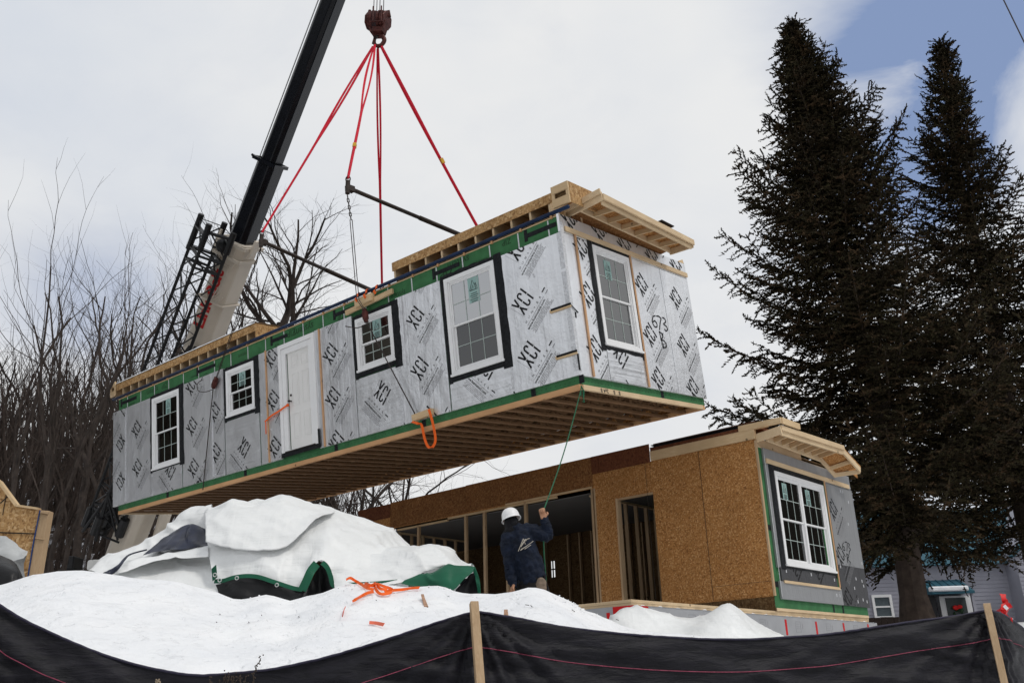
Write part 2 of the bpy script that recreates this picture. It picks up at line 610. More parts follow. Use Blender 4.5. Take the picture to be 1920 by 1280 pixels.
def wall_sheet(mb, u0, u1, z0, z1, holes, n0, n1, T):
    us = sorted(set([u0, u1] + [min(max(h[k], u0), u1) for h in holes for k in (0, 1)]))
    zs = sorted(set([z0, z1] + [min(max(h[k], z0), z1) for h in holes for k in (2, 3)]))
    def solid(i, j):
        if i < 0 or j < 0 or i >= len(us) - 1 or j >= len(zs) - 1:
            return False
        cu, cz = (us[i] + us[i + 1]) / 2, (zs[j] + zs[j + 1]) / 2
        return not any(h[0] < cu < h[1] and h[2] < cz < h[3] for h in holes)
    for i in range(len(us) - 1):
        for j in range(len(zs) - 1):
            if not solid(i, j):
                continue
            a, b, c, d = us[i], us[i + 1], zs[j], zs[j + 1]
            q = lambda *p: mb.add([T(*v) for v in p], [(0, 1, 2, 3)])
            q((a, c, n1), (b, c, n1), (b, d, n1), (a, d, n1))
            q((a, d, n0), (b, d, n0), (b, c, n0), (a, c, n0))
            if not solid(i - 1, j): q((a, c, n0), (a, c, n1), (a, d, n1), (a, d, n0))
            if not solid(i + 1, j): q((b, c, n1), (b, c, n0), (b, d, n0), (b, d, n1))
            if not solid(i, j - 1): q((a, c, n0), (b, c, n0), (b, c, n1), (a, c, n1))
            if not solid(i, j + 1): q((a, d, n1), (b, d, n1), (b, d, n0), (a, d, n0))
    return mb

def ubox(mb, u0, u1, z0, z1, n0, n1, T):
    vs = [T(u, z, n) for n in (n0, n1) for (u, z) in ((u0, z0), (u1, z0), (u1, z1), (u0, z1))]
    return mb.add(vs, [(3, 2, 1, 0), (4, 5, 6, 7), (0, 1, 5, 4), (1, 2, 6, 5), (2, 3, 7, 6), (3, 0, 4, 7)])

def ring(mb, u0, u1, z0, z1, w, n0, n1, T, wb=None):
    wb = wb or w
    ubox(mb, u0, u0 + w, z0, z1, n0, n1, T)
    ubox(mb, u1 - w, u1, z0, z1, n0, n1, T)
    ubox(mb, u0 + w, u1 - w, z1 - w, z1, n0, n1 - .0005, T)
    ubox(mb, u0 + w, u1 - w, z0, z0 + wb, n0, n1 - .0005, T)

def make_window(par, T, u0, u1, z0, z1, nb, units=1, cols=3, rows=2, glass='glass', sticker=None, tw=.085):
    mb = MB()
    ring(mb, u0, u1, z0, z1, tw, nb, nb + .055, T, wb=tw * .7)
    ring(mb, u0 + tw, u1 - tw, z0 + tw * .7, z1 - tw, .028, nb - .03, nb + .035, T)
    ubox(mb, u0 - .02, u1 + .02, z0 - .03, z0 + .012, nb + .002, nb + .075, T)
    w = mb.build('window', 'vinyl', par)
    bevel(w, .005)
    i0, i1 = u0 + tw + .028, u1 - tw - .028
    j0, j1 = z0 + tw * .7 + .028, z1 - tw - .028
    mid = (j0 + j1) / 2
    uw = (i1 - i0) / units
    for k in range(units):
        a, b = i0 + k * uw, i0 + (k + 1) * uw
        if k:
            ubox(MBm := MB(), a - .035, a + .035, j0, j1, nb - .02, nb + .04, T)
            bevel(MBm.build('mullion', 'vinyl', w), .004)
        if units > 1:
            a += .03 if k else 0
            b -= .03 if k < units - 1 else 0
        for (c, d, nn, sw) in ((mid - .02, j1, nb + .004, .030), (j0, mid + .02, nb - .022, .040)):
            s = MB()
            ring(s, a + .001, b - .001, c, d, sw, nn - .012, nn + .014, T)
            bevel(s.build('sash', 'vinyl', w), .003)
            g = MB()
            ga, gb, gc, gd = a + sw, b - sw, c + sw, d - sw
            g.add([T(ga, gc, nn), T(gb, gc, nn), T(gb, gd, nn), T(ga, gd, nn)], [(0, 1, 2, 3)])
            g.build('glass_pane', glass if d == j1 or glass != 'glass_up' or u0 < -5 else 'glass', w)
            m = MB()
            for q in range(1, cols):
                uu = ga + (gb - ga) * q / cols
                ubox(m, uu - .0065, uu + .0065, gc, gd, nn + .001, nn + .006, T)
            for q in range(1, rows):
                zz = gc + (gd - gc) * q / rows
                ubox(m, ga, gb, zz - .0065, zz + .0065, nn + .0012, nn + .0055, T)
            m.build('grille', 'muntin', w)
        if sticker:
            su, sw_, sz0, sz1 = sticker[k]
            st = MB()
            nn = nb + .008
            st.add([T(su, sz0, nn), T(su + sw_, sz0, nn), T(su + sw_, sz1, nn), T(su, sz1, nn)], [(0, 1, 2, 3)])
            so = st.build('sticker', 'sticker', w)
            lg = MB()
            cx, cz = su + sw_ / 2, sz1 - sw_ * .55
            r = sw_ * .36
            for poly in ([(-r, -r), (-r * .15, r), (r * .35, -r * .1), (r * .55, r * .35), (r, -r), (-r, -r)], [(-r * .5, -r * .9), (-r * .1, 0), (r * .1, -r * .7), (r * .5, 0), (r * .6, -r * .9)]):
                v, f = stroke2d(poly, r * .16)
                lg.add([T(cx + x, cz + z, nn + .002) for x, z in v], f)
            for q in range(5):
                zq = sz0 + (cz - r * 1.5 - sz0) * (q + .5) / 5
                ww = sw_ * (.75 if q % 2 else .55)
                ubox(lg, cx - ww / 2, cx + ww / 2, zq - .006, zq + .006, nn + .001, nn + .002, T)
            lg.build('printed_mark', 'ink', w)
    return w

def clip_fn(planes):
    def fn(bm):
        for co, no in planes:
            bmesh.ops.bisect_plane(bm, geom=bm.verts[:] + bm.edges[:] + bm.faces[:], plane_co=co, plane_no=no, clear_outer=True)
    return fn

def stamp(par, T, n, u, z, ang=45, clip=None, mat='ink', full=True, mirror=False, sc=1.0):
    """printed sheet logo: XCI / HUNTER / web address / fine print, centred on the XCI block"""
    parts = []
    g = .033
    L3 = [[(-.341, .0), (-.29, -.168)], [(-.237, 0), (-.28, -.168)], [(-.28, -.19), (-.338, -.355)], [(-.29, -.19), (-.237, -.355)],
          [(-.09, -.085), (-.092, -.045), (-.112, -.02), (-.148, -.018), (-.172, -.045), (-.174, -.168)],
          [(-.174, -.19), (-.172, -.305), (-.150, -.335), (-.112, -.335), (-.090, -.31), (-.088, -.268)],
          [(-.018, 0), (-.018, -.168)], [(-.018, -.19), (-.018, -.358)]]
    black = []
    for p in L3:
        black.append(stroke2d(p, g))
    black.append(stroke2d([(.159, -.455), (.255, -.455)], .020))
    if full:
        def tx(s, a, b, size, bold=0, space=1.0):
            v, f = text_geo(s, size, bold, 'LEFT', 1, space)
            return [(x + a, y + b) for x, y in v], f
        v, f = tx('www.hunterxci.com', -.50, -.600, .072, .012, 1.0)
        black.append((v, f))
        a = -.44
        for ch in 'HUN+ER':
            black.append(tx(ch, a, -.49, .062, -.004))
            a += .098
    fine = []
    if full:
        for k, b in enumerate((-.635, -.662, -.690, -.718, -.745)):
            x = -.47 + .02 * (k % 2)
            while x < .10:
                w = random.uniform(.04, .12)
                fine.append(stroke2d([(x, b), (x + w, b)], .007))
                x += w + .012
        fine.append(stroke2d([(.17, -.535), (.25, -.535)], .010))
        fine.append(stroke2d([(-.46, -.53), (.12, -.53)], .006))
        fine.append(stroke2d([(-.36, -.39), (-.40, -.02)], .004))
    ca, sa = math.cos(R(ang)), math.sin(R(ang))
    def put(lst, dn):
        mb = MB()
        for v, f in lst:
            vv = []
            for a, b in v:
                a, b = (a + .178) * sc, (b + .178) * sc
                if mirror:
                    a = -a
                vv.append(T(u + a * ca - b * sa, z + a * sa + b * ca, n + dn))
            mb.add(vv, f)
        return mb
    fn = None
    if clip:
        c0, c1, d0, d1 = clip
        o = lambda uu, zz: Vector(T(uu, zz, 0))
        du = (o(1, 0) - o(0, 0)).normalized()
        dz = Vector((0, 0, 1))
        fn = clip_fn([(o(c0, 0), -du), (o(c1, 0), du), (o(0, d0), -dz), (o(0, d1), dz)])
    put(black, .002).build('printed_logo', mat, par, bm_fn=fn)
    if fine:
        put(fine, .0015).build('fine_print', 'ink_grey', par, bm_fn=fn)

def marker(par, T, n, strokes, w=.022):
    mb = MB()
    for s in strokes:
        pts = [(p.x, p.y) for p in catmull([(a, b, 0) for a, b in s], 4)]
        v, f = stroke2d(pts, w)
        mb.add([T(a, b, n) for a, b in v], f)
    return mb.build('handwritten_number', 'ink', par)

def tape_ring(par, T, n, u0, u1, z0, z1, h):
    """wrinkled flashing tape around the opening h"""
    random.seed(int(abs(u0 * 100)))
    mb = MB()
    wob = lambda a: a + random.uniform(-.012, .012)
    def strip(a0, a1, b0, b1, vertical):
        k = 14
        rows = []
        for i in range(k + 1):
            t = i / k
            r = []
            for j in range(4):
                s = j / 3
                e = .014 if j in (0, 3) else 0
                if vertical:
                    p = (a0 + (a1 - a0) * s + random.uniform(-e, e), b0 + (b1 - b0) * t)
                else:
                    p = (a0 + (a1 - a0) * t, b0 + (b1 - b0) * s + random.uniform(-e, e))
                r.append(Vector(T(p[0], p[1], n + (random.uniform(.0, .008) if j in (1, 2) else 0))))
            rows.append(r)
        mb.grid(rows)
    strip(u0, h[0], z0 - .02, z1, True)
    strip(h[1], u1, z0 - .04, z1 + .02, True)
    strip(h[0], h[1], h[3], z1 + .01, False)
    strip(h[0], h[1], z0 + .01, h[2], False)
    return mb.build('flashing_tape', 'tape', par)

# ================================================================== the lifted module
LB, W, H = 14.70, 4.19, 3.01
MBX = Matrix.Translation((1.0761, 14.0596, 6.054)) @ Matrix.Rotation(-0.6933, 4, 'Z') @ Matrix.Rotation(-0.0004, 4, 'Y') @ Matrix.Rotation(0.1223, 4, 'X')
mod = thing('modular_house_section', 'long foil covered house section with a white door, hanging in the air from red slings', 'house section', MBX)
T = TF()
E_ = TE()
WIN = [(-12.95, -11.71, .86, 2.65, .80), (-9.72, -8.64, 1.53, 2.60, 1.42), (-5.19, -4.12, 1.52, 2.59, 1.38), (-2.69, -1.46, .85, 2.68, .72)]
DOOR = (-7.50, -6.62, .33, 2.56)
holes = [(w[0] + .1, w[1] - .1, w[2] + .08, w[3] - .1) for w in WIN] + [DOOR]
# sheathing shells
s = wall_sheet(MB(), -LB, 0, .086, 3.012, holes, -.012, 0, T)
s.build('green_sheathing', 'green', mod)
s = wall_sheet(MB(), .001, W, .086, 3.012, [(.95, 1.93, .95, 2.57)], -.012, 0, E_)
s.build('green_sheathing', 'green', mod)
s = MB()
wall_sheet(s, -LB + .2, -.13, .33, 2.74, holes, -.125, -.013, T)
wall_sheet(s, .13, W - .02, .33, 2.74, [(.95, 1.93, .95, 2.57)], -.125, -.013, E_)
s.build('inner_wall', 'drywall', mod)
# back wall: open framing with doorways
s = MB()
wall_sheet(s, -LB, 0, .33, 3.0, [(-5.78, -5.52, 1.2, 2.62), (-5.33, -5.02, 1.2, 2.62), (-9.4, -8.5, .4, 2.4), (-9.4, -9.39, .9, 2.4)], 0, .02, lambda u, z, n: (u, W - .03 + n, z))
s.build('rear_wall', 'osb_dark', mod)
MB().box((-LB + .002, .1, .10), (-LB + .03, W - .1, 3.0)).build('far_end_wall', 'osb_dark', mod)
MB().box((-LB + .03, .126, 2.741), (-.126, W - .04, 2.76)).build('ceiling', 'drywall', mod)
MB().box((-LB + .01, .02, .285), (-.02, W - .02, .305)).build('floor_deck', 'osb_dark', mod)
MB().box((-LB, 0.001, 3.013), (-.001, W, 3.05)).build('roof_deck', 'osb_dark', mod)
s = MB()
for x in (-4.0, -7.9, -10.6):
    s.box((x, .2, .31), (x + .1, W - .9, 2.738))
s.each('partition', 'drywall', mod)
# rim and floor trusses
s = MB()
s.box((-LB, -.012, 0), (0, .075, .085))
s.box((-LB, W - .09, 0), (0, W, .085))
s.each('rim_board', 'wood_o', mod, bev=.004)
s = MB()
s.box((-.045, .077, 0), (.012, W - .092, .085))
s.box((-LB, .077, 0), (-LB + .045, W - .092, .085))
s.each('rim_board', 'wood_y', mod, bev=.004)
MB().box((-LB, W - .018, .086), (0, W, .284)).build('rim_sheathing', 'osb', mod)
t0 = MB()
t0.box((-.045, .076, .002), (.045, W - .091, .040))
t0.box((-.045, .03, .246), (.045, W - .03, .284))
nweb = 12
ys = [.12 + (W - .3) * i / nweb for i in range(nweb + 1)]
for i in range(nweb):
    a, b = (.06, .24) if i % 2 else (.24, .06)
    t0.bar((0, ys[i], a), (0, ys[i + 1], b), .075, .036, up=(1, 0, 0))
t0.box((-.04, W * .49, .041), (.04, W * .51, .245))
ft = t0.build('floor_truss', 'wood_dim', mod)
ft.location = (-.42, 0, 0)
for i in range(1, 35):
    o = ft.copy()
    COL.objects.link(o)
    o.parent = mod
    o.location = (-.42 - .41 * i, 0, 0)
s = MB()
for y in (1.35, 2.75):
    s.box((-LB + .1, y, .10), (-.1, y + .038, .24))
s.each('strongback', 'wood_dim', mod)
# insulation panels (vertical ribs / horizontal creases)
NF = .050
panels = [(-14.90, -14.26, .22, 2.70, 'foil'), (-14.24, -13.03, .22, 2.70, 'foil'), (-13.02, -11.62, .22, .80, 'foil_h'), (-11.58, -10.32, .22, 2.70, 'foil'),
          (-10.305, -9.83, .22, 2.70, 'foil'), (-9.80, -8.50, .22, 1.42, 'foil_h'), (-8.46, -7.74, .22, 2.69, 'foil'), (-6.49, -5.30, .22, 2.71, 'foil'),
          (-5.28, -4.03, .22, 1.37, 'foil_h'), (-4.005, -2.80, .22, 2.70, 'foil'), (-2.77, -1.34, .22, .72, 'foil_h'), (-1.30, .052, .22, 2.70, 'foil')]
pan = []
for (a, b, c, d, m) in panels:
    mb = MB()
    k = max(2, int((b - a) / .15))
    kz = max(3, int((d - c) / .2))
    random.seed(int(-a * 37))
    P = [[Vector(T(a + (b - a) * i / k, c + (d - c) * j / kz, NF + (random.uniform(-.003, .003) if 0 < i < k and 0 < j < kz else 0))) for i in range(k + 1)] for j in range(kz + 1)]
    mb.grid(P)
    ubox(mb, a, b, c, d, .002, NF - .004, T)
    q = lambda p0, p1: mb.add([T(*p0, NF - .004), T(*p1, NF - .004), T(*p1, NF), T(*p0, NF)], [(0, 1, 2, 3)])
    q((a, c), (b, c)); q((b, c), (b, d)); q((b, d), (a, d)); q((a, d), (a, c))
    pan.append(mb.build('insulation_panel', m, mod))
epan = []
for (a, b, c, d, m) in [(-.048, .85, .22, 2.70, 'foil_end'), (.87, 2.02, .22, .80, 'foil_h'), (2.03, 3.14, .22, 2.70, 'foil_end'), (3.155, 4.24, .22, 2.70, 'foil_end'), (-.048, 4.24, 2.71, 3.035, 'foil_end')]:
    mb = MB()
    ubox(mb, a, b, c, d, .0532 if a < 0 and False else .002, NF, E_)
    epan.append(mb.build('insulation_panel', m, mod))
s = MB()
for u in (-14.25, -10.31, -4.02, -1.32):
    ubox(s, u - .03, u + .03, .25, 2.68 if u < -5 or u > -2 and False else (1.36 if u == -4.02 else (.72 if u == -1.32 else 2.6)), NF + .001, NF + .004, T)
for zz0, zz1 in ((.3, .75), (.8, 1.35), (1.45, 2.0), (2.05, 2.69)):
    ubox(s, -.04, .05, zz0, zz1, NF + .001, NF + .0035, T)
ubox(s, -.047, .03, .28, 2.9, NF + .001, NF + .0035, E_)
s.each('seam_tape', 'seamtape', mod)
# green band white tape lines and black tape
s = MB()
u = -.22
while u > -14.6:
    wd = .013
    ubox(s, u - wd, u + wd, 2.705, 3.0, .001, .004, T)
    u -= .405 * 1.65
s.each('seam_tape', 'seamtape', mod)
s = MB()
for (a, b) in ((-.75, -.05), (-3.0, -2.3), (-5.9, -5.2), (-8.05, -7.45), (-11.0, -10.2), (-14.6, -13.8)):
    ubox(s, a, b, 2.845, 2.925, .004, .008, T)
    ubox(s, a, a + .07, 2.79, 3.0, .005, .009, T)
    ubox(s, b - .5, b - .2, 2.876, 2.894, .0082, .0085, T)
for u in (-12.4, -9.2, -6.1, -3.6, -1.0):
    ubox(s, u, u + .10, .088, .215, .002, .005, T)
ubox(s, 0.0, .10, .09, .225, .003, .006, T)
ubox(s, .0, .05, .09, .225, .003, .006, E_)
ubox(s, 2.55, 2.65, .09, .215, .002, .005, E_)
s.each('flashing_tape', 'tape', mod)
# writing on the green sheathing (printed upside down)
s = MB()
for (u, z, txt, sz) in ((-1.05, 2.98, 'ZIP', .15), (-1.62, 2.80, 'weatherplus', .075), (-2.05, 2.98, 'system', .20), (-2.45, 2.90, 'ZIP', .26), (-3.75, 2.83, 'system', .15), (-5.55, 2.86, 'ZIP', .16),
                        (-6.55, 2.94, 'system', .24), (-7.15, 2.97, 'ZIP', .22), (-8.9, 2.90, 'system', .14), (-9.9, 2.9, 'ZIP', .16), (-10.9, 2.84, 'weatherplus', .07), (-12.3, 2.96, 'ZIP', .20), (-12.75, 2.94, 'system', .20), (-13.9, 2.78, 'weatherplus', .06)):
    v, f = text_geo(txt, sz, .01)
    s.add([T(u - a, z - b, .0025) for a, b in v], [tuple(x) for x in f])
for u in (-1.9, -4.9, -7.9, -10.7):
    ring(s, u, u + .13, 2.71, 2.78, .012, .001, .0025, T)
s.build('printed_mark', 'ink_green', mod)
# nail rows on lower band
s = MB()
for i in range(150):
    u = -14.6 + i * .098
    ubox(s, u, u + .012, .145, .157, .001, .003, T)
for i in range(42):
    u = .05 + i * .098
    ubox(s, u, u + .012, .145, .157, .001, .003, E_)
s.build('nail_row', 'ink', mod)
# windows
stick = [[(-12.36, .22, 2.14, 2.50)], [(-9.25, .24, 2.14, 2.50)], [(-4.72, .24, 2.08, 2.46)], [(-2.14, .26, 2.06, 2.53)]]
for w, st in zip(WIN, stick):
    make_window(mod, T, w[0], w[1], w[2], w[3], .012, sticker=st, glass='glass_up' if w[0] > -6 else 'glass')
    tape_ring(mod, T, .054, w[0] - .09, w[1] + .20 if w[0] < -12 else w[1] + .19, w[4], w[3] + .07, (w[0] + .01, w[1] - .01, w[2] - .015, w[3] - .01))
make_window(mod, E_, .85, 2.03, .87, 2.68, .012, glass='glass_end', sticker=[(1.21, .21, 2.12, 2.48)])
tape_ring(mod, E_, .054, .70, 2.07, .76, 2.74, (.86, 2.02, .855, 2.67))
# door
s = MB()
ring(s, -7.73, -6.49, .33, 2.69, .10, .012, .075, T, wb=.02)
ring(s, -7.63, -6.59, .345, 2.585, .13, .001, .058, T, wb=.02)
fr = s.build('door_trim', 'vinyl', mod)
bevel(fr, .005)
s = MB()
ubox(s, -7.47, -6.67, .36, 2.52, -.05, .012, T)
dr = s.build('door', 'door', mod)
s = MB()
pu = [(-7.35, -7.12), (-7.01, -6.78)]
for (a, b) in pu:
    for (c, d) in ((.58, 1.12), (1.28, 1.98), (2.12, 2.38)):
        ring(s, a, b, c, d, .016, .012, .0185, T)
        ubox(s, a + .045, b - .045, c + .045, d - .045, .012, .0175, T)
s.each('raised_panel', 'door', dr, per=5, bev=.004)
s = MB()
s.tube([T(-7.40, 1.40, .013), T(-7.40, 1.40, .06)], .016, 10)
s.sphere(T(-7.40, 1.40, .075), .028)
s.tube([T(-7.40, 1.53, .013), T(-7.40, 1.53, .03)], .024, 12)
s.build('door_knob', 'steel', dr, smooth=True)
s = MB()
ubox(s, -7.75, -6.46, .235, .325, .052, .068, T)
ubox(s, -6.50, -6.44, .25, .62, .077, .084, T)
s.each('flashing_tape', 'tape', mod)
s = MB()
ubox(s, -7.60, -6.60, .325, .345, .052, .085, T)
s.build('threshold', 'steel', dr)
# furring strips
for u in (-8.18, -6.325):
    s = MB()
    ubox(s, u - .022, u + .022, .225, 2.71, NF + .001, NF + .022, T)
    bevel(s.build('furring_strip', 'strip', mod), .002)
for u in (.345, 2.075):
    s = MB()
    ubox(s, u - .024, u + .024, .23, 2.735, NF + .005, NF + .027, E_)
    bevel(s.build('furring_strip', 'strip', mod), .002)
s = MB()
ubox(s, .07, 4.24, 2.735, 2.825, NF + .005, NF + .03, E_)
bevel(s.build('furring_strip', 'wood_y', mod), .002)
# small blocks and black tape wrapped around the near corner
for z in (1.40, .60):
    s = MB()
    ubox(s, -.36, .075, z - .035, z + .02, NF + .002, NF + .03, T)
    bevel(s.build('corner_block', 'wood', mod), .003)
    s = MB()
    ubox(s, -.33, .079, z - .005, z + .032, NF + .012, NF + .034, T)
    if z < 1:
        ubox(s, -.05, .0, .30, z - .02, NF + .001, NF + .006, E_)
    else:
        s.bar(E_(-.06, z, NF + .02), E_(.14, z - .10, NF + .01), .012, .012)
        ubox(s, .05, .085, z - .20, z - .10, NF + .001, NF + .006, E_)
    s.build('flashing_tape', 'tape', mod)
# fastener plates
s = MB()
random.seed(41)
for k in range(62):
    a, b, c, d, m_ = random.choice([q for q in panels if q[0] < -5 or random.random() < .4])
    u = random.choice((a + .05, b - .05, (a + b) / 2)) + random.uniform(-.02, .02)
    z = c + random.choice((.06, .35, .7, 1.1, 1.5, 1.9, 2.3)) * min(1, (d - c) / 2.4) + random.uniform(-.03, .03)
    s.tube([T(u, z, NF), T(u, z, NF + .004)], .020, 8)
s.each('fastener_plate', 'seamtape', mod)
# printed logos, long wall
ST = [(-13.72, 2.03), (-13.68, 1.04), (-11.17, 1.60), (-11.13, .60), (-6.01, 2.09), (-6.01, 1.17), (-3.50, 2.17), (-3.50, 1.18), (-.92, 1.74), (-.91, .80)]
def pclip(u):
    for a, b, c, d, m in panels:
        if a <= u <= b:
            return (a, b, c, d)
for u, z in ST:
    stamp(mod, T, NF + .003, u, z, 45, pclip(u))
for u, z in ((-11.17, 2.58), (-.92, 2.72), (-8.0, 2.50), (-8.0, 1.55), (-8.0, .52), (-5.98, .26), (-3.38, .20), (-10.9, .10)):
    stamp(mod, T, NF + .003, u, z, 45, pclip(max(u, -14.89)))
stamp(mod, T, NF + .003, -10.22, 1.75, 45, (-10.3, -9.83, .22, 2.7))
stamp(mod, T, NF + .003, -10.22, .80, 45, (-10.3, -9.83, .22, 2.7))
stamp(mod, T, NF + .003, -14.50, 1.82, 225, (-14.89, -14.27, .22, 2.7))
stamp(mod, T, NF + .003, -14.50, .83, 225, (-14.89, -14.27, .22, 2.7))
stamp(mod, T, NF + .003, -14.3, 2.72, 225, (-14.89, -14.27, .22, 2.7))
stamp(mod, T, NF + .003, -12.13, .72, -45, (-13.0, -11.63, .22, .79))
stamp(mod, T, NF + .003, -9.10, .72, -45, (-9.79, -8.51, .22, 1.41))
stamp(mod, T, NF + .003, -4.55, .95, -45, (-5.27, -4.04, .22, 1.36))
stamp(mod, T, NF + .003, -1.85, .82, -45, (-2.76, -1.35, .22, .71))
stamp(mod, T, NF + .003, -6.1, 3.05, 45, (-6.48, -5.31, .22, 2.70))
stamp(mod, T, NF + .003, -3.5, 3.18, 45, (-4.0, -2.81, .22, 2.70))
# end wall
for u, z in ((.50, 2.55), (.50, 1.68), (.50, .73)):
    stamp(mod, E_, NF + .003, u, z, 45, (.02, .85, .22, 2.70))
for u, z in ((2.36, 2.22), (2.40, 1.25), (2.45, .42)):
    stamp(mod, E_, NF + .003, u, z, 45, (2.1, 3.14, .22, 2.70))
for u, z in ((3.62, 2.18), (3.62, 1.22), (3.72, .38)):
    stamp(mod, E_, NF + .003, u, z, 45, (3.16, 4.23, .22, 2.70))
stamp(mod, E_, NF + .003, 1.29, .72, -45, (.88, 2.01, .22, .79), full=False)
for u in (.25, 1.15, 1.95, 2.92, 3.85):
    stamp(mod, E_, NF + .003, u, 2.93 if u > 1.5 else 3.02, 45, (-.04, 4.2, 2.83, 3.03), full=False)
marker(mod, E_, NF + .006, [[(2.71, 1.67), (2.62, 1.64), (2.56, 1.54), (2.60, 1.45), (2.70, 1.45), (2.71, 1.53), (2.64, 1.56), (2.58, 1.52)],
                            [(2.74, 1.67), (2.82, 1.68), (2.91, 1.65)], [(2.91, 1.65), (2.84, 1.54), (2.78, 1.40)],
                            [(2.96, 1.68), (3.05, 1.66), (3.06, 1.60), (2.97, 1.55), (3.06, 1.52), (3.09, 1.46), (3.03, 1.42), (2.97, 1.45)],
                            [(2.76, 1.38), (2.79, 1.20), (2.83, 1.04)], [(2.76, 1.37), (2.86, 1.33), (2.86, 1.27), (2.79, 1.22), (2.90, 1.20), (2.95, 1.12), (2.88, 1.07), (2.80, 1.10)]], .026)
# black floor lumber writing on end rim
s = MB()
for u in (.62, .80, 1.0, 1.16):
    v, f = text_geo('2x4' if u == .8 else 'B', .10, .02)
    s.add([E_(u - a, .07 - b, .0135) for a, b in v], f)
s.build('printed_mark', 'ink', mod)
# roof edge: blue pipe, hinged roof pieces
s = MB()
s.tube([(-14.98, -.02, 3.075), (-10, -.03, 3.08), (-5, -.03, 3.085), (.26, -.02, 3.09)], .036, 10)
s.build('roof_pipe', 'blue', mod, smooth=True)
s = MB()
s.box((-LB, -.012, 3.012), (0, .0, 3.032))
s.build('sheathing_edge', 'wood', mod)
s = MB()
for i in range(22):
    u = -14.3 + i * .675
    s.box((u - .02, -.03, 3.0), (u + .02, .02, 3.06))
s.each('roof_peg', 'wood_o', mod)
def roof_piece(x0, x1, step, ends, snow):
    g = MB()
    g.box((x0, .01, 3.30), (x1, .028, 3.475))
    g.box((x0, .03, 3.46), (x1, .95, 3.478))
    p = g.build('roof_panel', 'osb_light', mod)
    g = MB()
    x = x0 + .02
    while x < x1 - .05:
        g.box((x, .03, 3.10), (x + .045, .92, 3.20))
        g.box((x, .03, 3.20), (x + .045, .92, 3.455))
        x += step
    g.each('roof_joist', 'wood_y', mod, per=2, bev=.003)
    g = MB()
    g.box((x0, .30, 3.06), (x1, .34, 3.30))
    bevel(g.build('roof_beam', 'wood', mod), .003)
    if snow:
        g = MB()
        n = 60
        P = [[Vector((x0 - .02 + (x1 - x0 + .03) * i / n, y, 3.48 + h * (1 + .5 * noise.noise(Vector((i * .3, 0, 1)))))) for i in range(n + 1)] for y, h in ((-.01, .0), (.01, .028), (.4, .035), (.95, .01))]
        g.grid(P)
        g.build('snow_on_roof', 'snow', mod, smooth=True)
roof_piece(-4.08, -.06, .43, 1, False)
roof_piece(-15.0, -8.62, .40, 1, True)
g = MB()
for (x0, x1) in ((-.06, .30), (-15.12, -14.86)):
    g.box((x0, -.03, 3.41), (x1, .01, 3.55))
    g.box((x0, -.03, 3.16), (x1, .01, 3.31))
    g.box((x0, -.025, 3.311), (x0 + .06, .005, 3.409))
    g.box((x1 - .06, -.025, 3.311), (x1, .005, 3.409))
g.each('roof_block', 'wood', mod, per=4, bev=.004)
g = MB()
g.box((-.05, .012, 3.17), (.28, .03, 3.54))
g.box((-15.1, .012, 3.17), (-15.01, .03, 3.54))
g.each('block_back', 'osb_dark', mod)
g = MB()
g.box((.285, .011, 3.17), (.30, 1.0, 3.55))
g.box((-8.62, .0, 3.13), (-8.58, .9, 3.46))
g.each('roof_panel', 'osb_light', mod)
# gable ladder at the near end
g = MB()
g.bar((.20, .42, 3.19), (.20, 3.42, 3.10), .04, .12)
g.bar((.64, .42, 3.165), (.64, 3.46, 3.05), .04, .13)
g.bar((.69, .40, 3.225), (.69, 3.50, 3.11), .04, .11)
g.bar((-.5, .40, 3.16), (.68, .40, 3.24), .04, .16)
g.bar((-.1, .36, 3.24), (.68, .36, 3.32), .035, .10)
g.bar((.18, 3.44, 3.07), (.68, 3.48, 3.07), .04, .12)
g.bar((-.02, .72, 3.02), (-.02, .72, 3.2), .05, .05)
g.each('roof_overhang', 'wood_y', mod, bev=.004)
for i in range(6):
    y = .80 + i * .44
    g = MB()
    g.bar((.22, y, 3.19 - y * .03), (.62, y + .01, 3.165 - y * .034), .038, .09)
    bevel(g.build('rafter', 'wood', mod), .003)
g = MB()
g.prism([(-.4, .44, 3.235), (.68, .44, 3.262), (.68, 3.50, 3.150), (-.4, 3.46, 3.13)], (0, 0, .018))
g.build('roof_panel', 'osb', mod)
g = MB()
g.box((-.03, .45, 3.052), (-.01, 3.35, 3.25))
g.prism([(-.009, .44, 3.17), (.18, .44, 3.19), (.18, 3.38, 3.08), (-.009, 3.38, 3.06)], (0, 0, .012))
g.each('gable_panel', 'osb_mid', mod)
g = MB()
g.prism([(.03, 3.95, 3.03), (.03, 4.22, 3.03), (.03, 4.19, 3.12)], (.02, 0, 0))
g.build('gable_block', 'wood', mod)
g = MB()
g.prism([(.60, 2.3, 3.26), (.72, 2.3, 3.265), (.72, 2.75, 3.25), (.60, 2.75, 3.245)], (0, 0, .015))
g.build('underlay_flap', 'tape', mod)

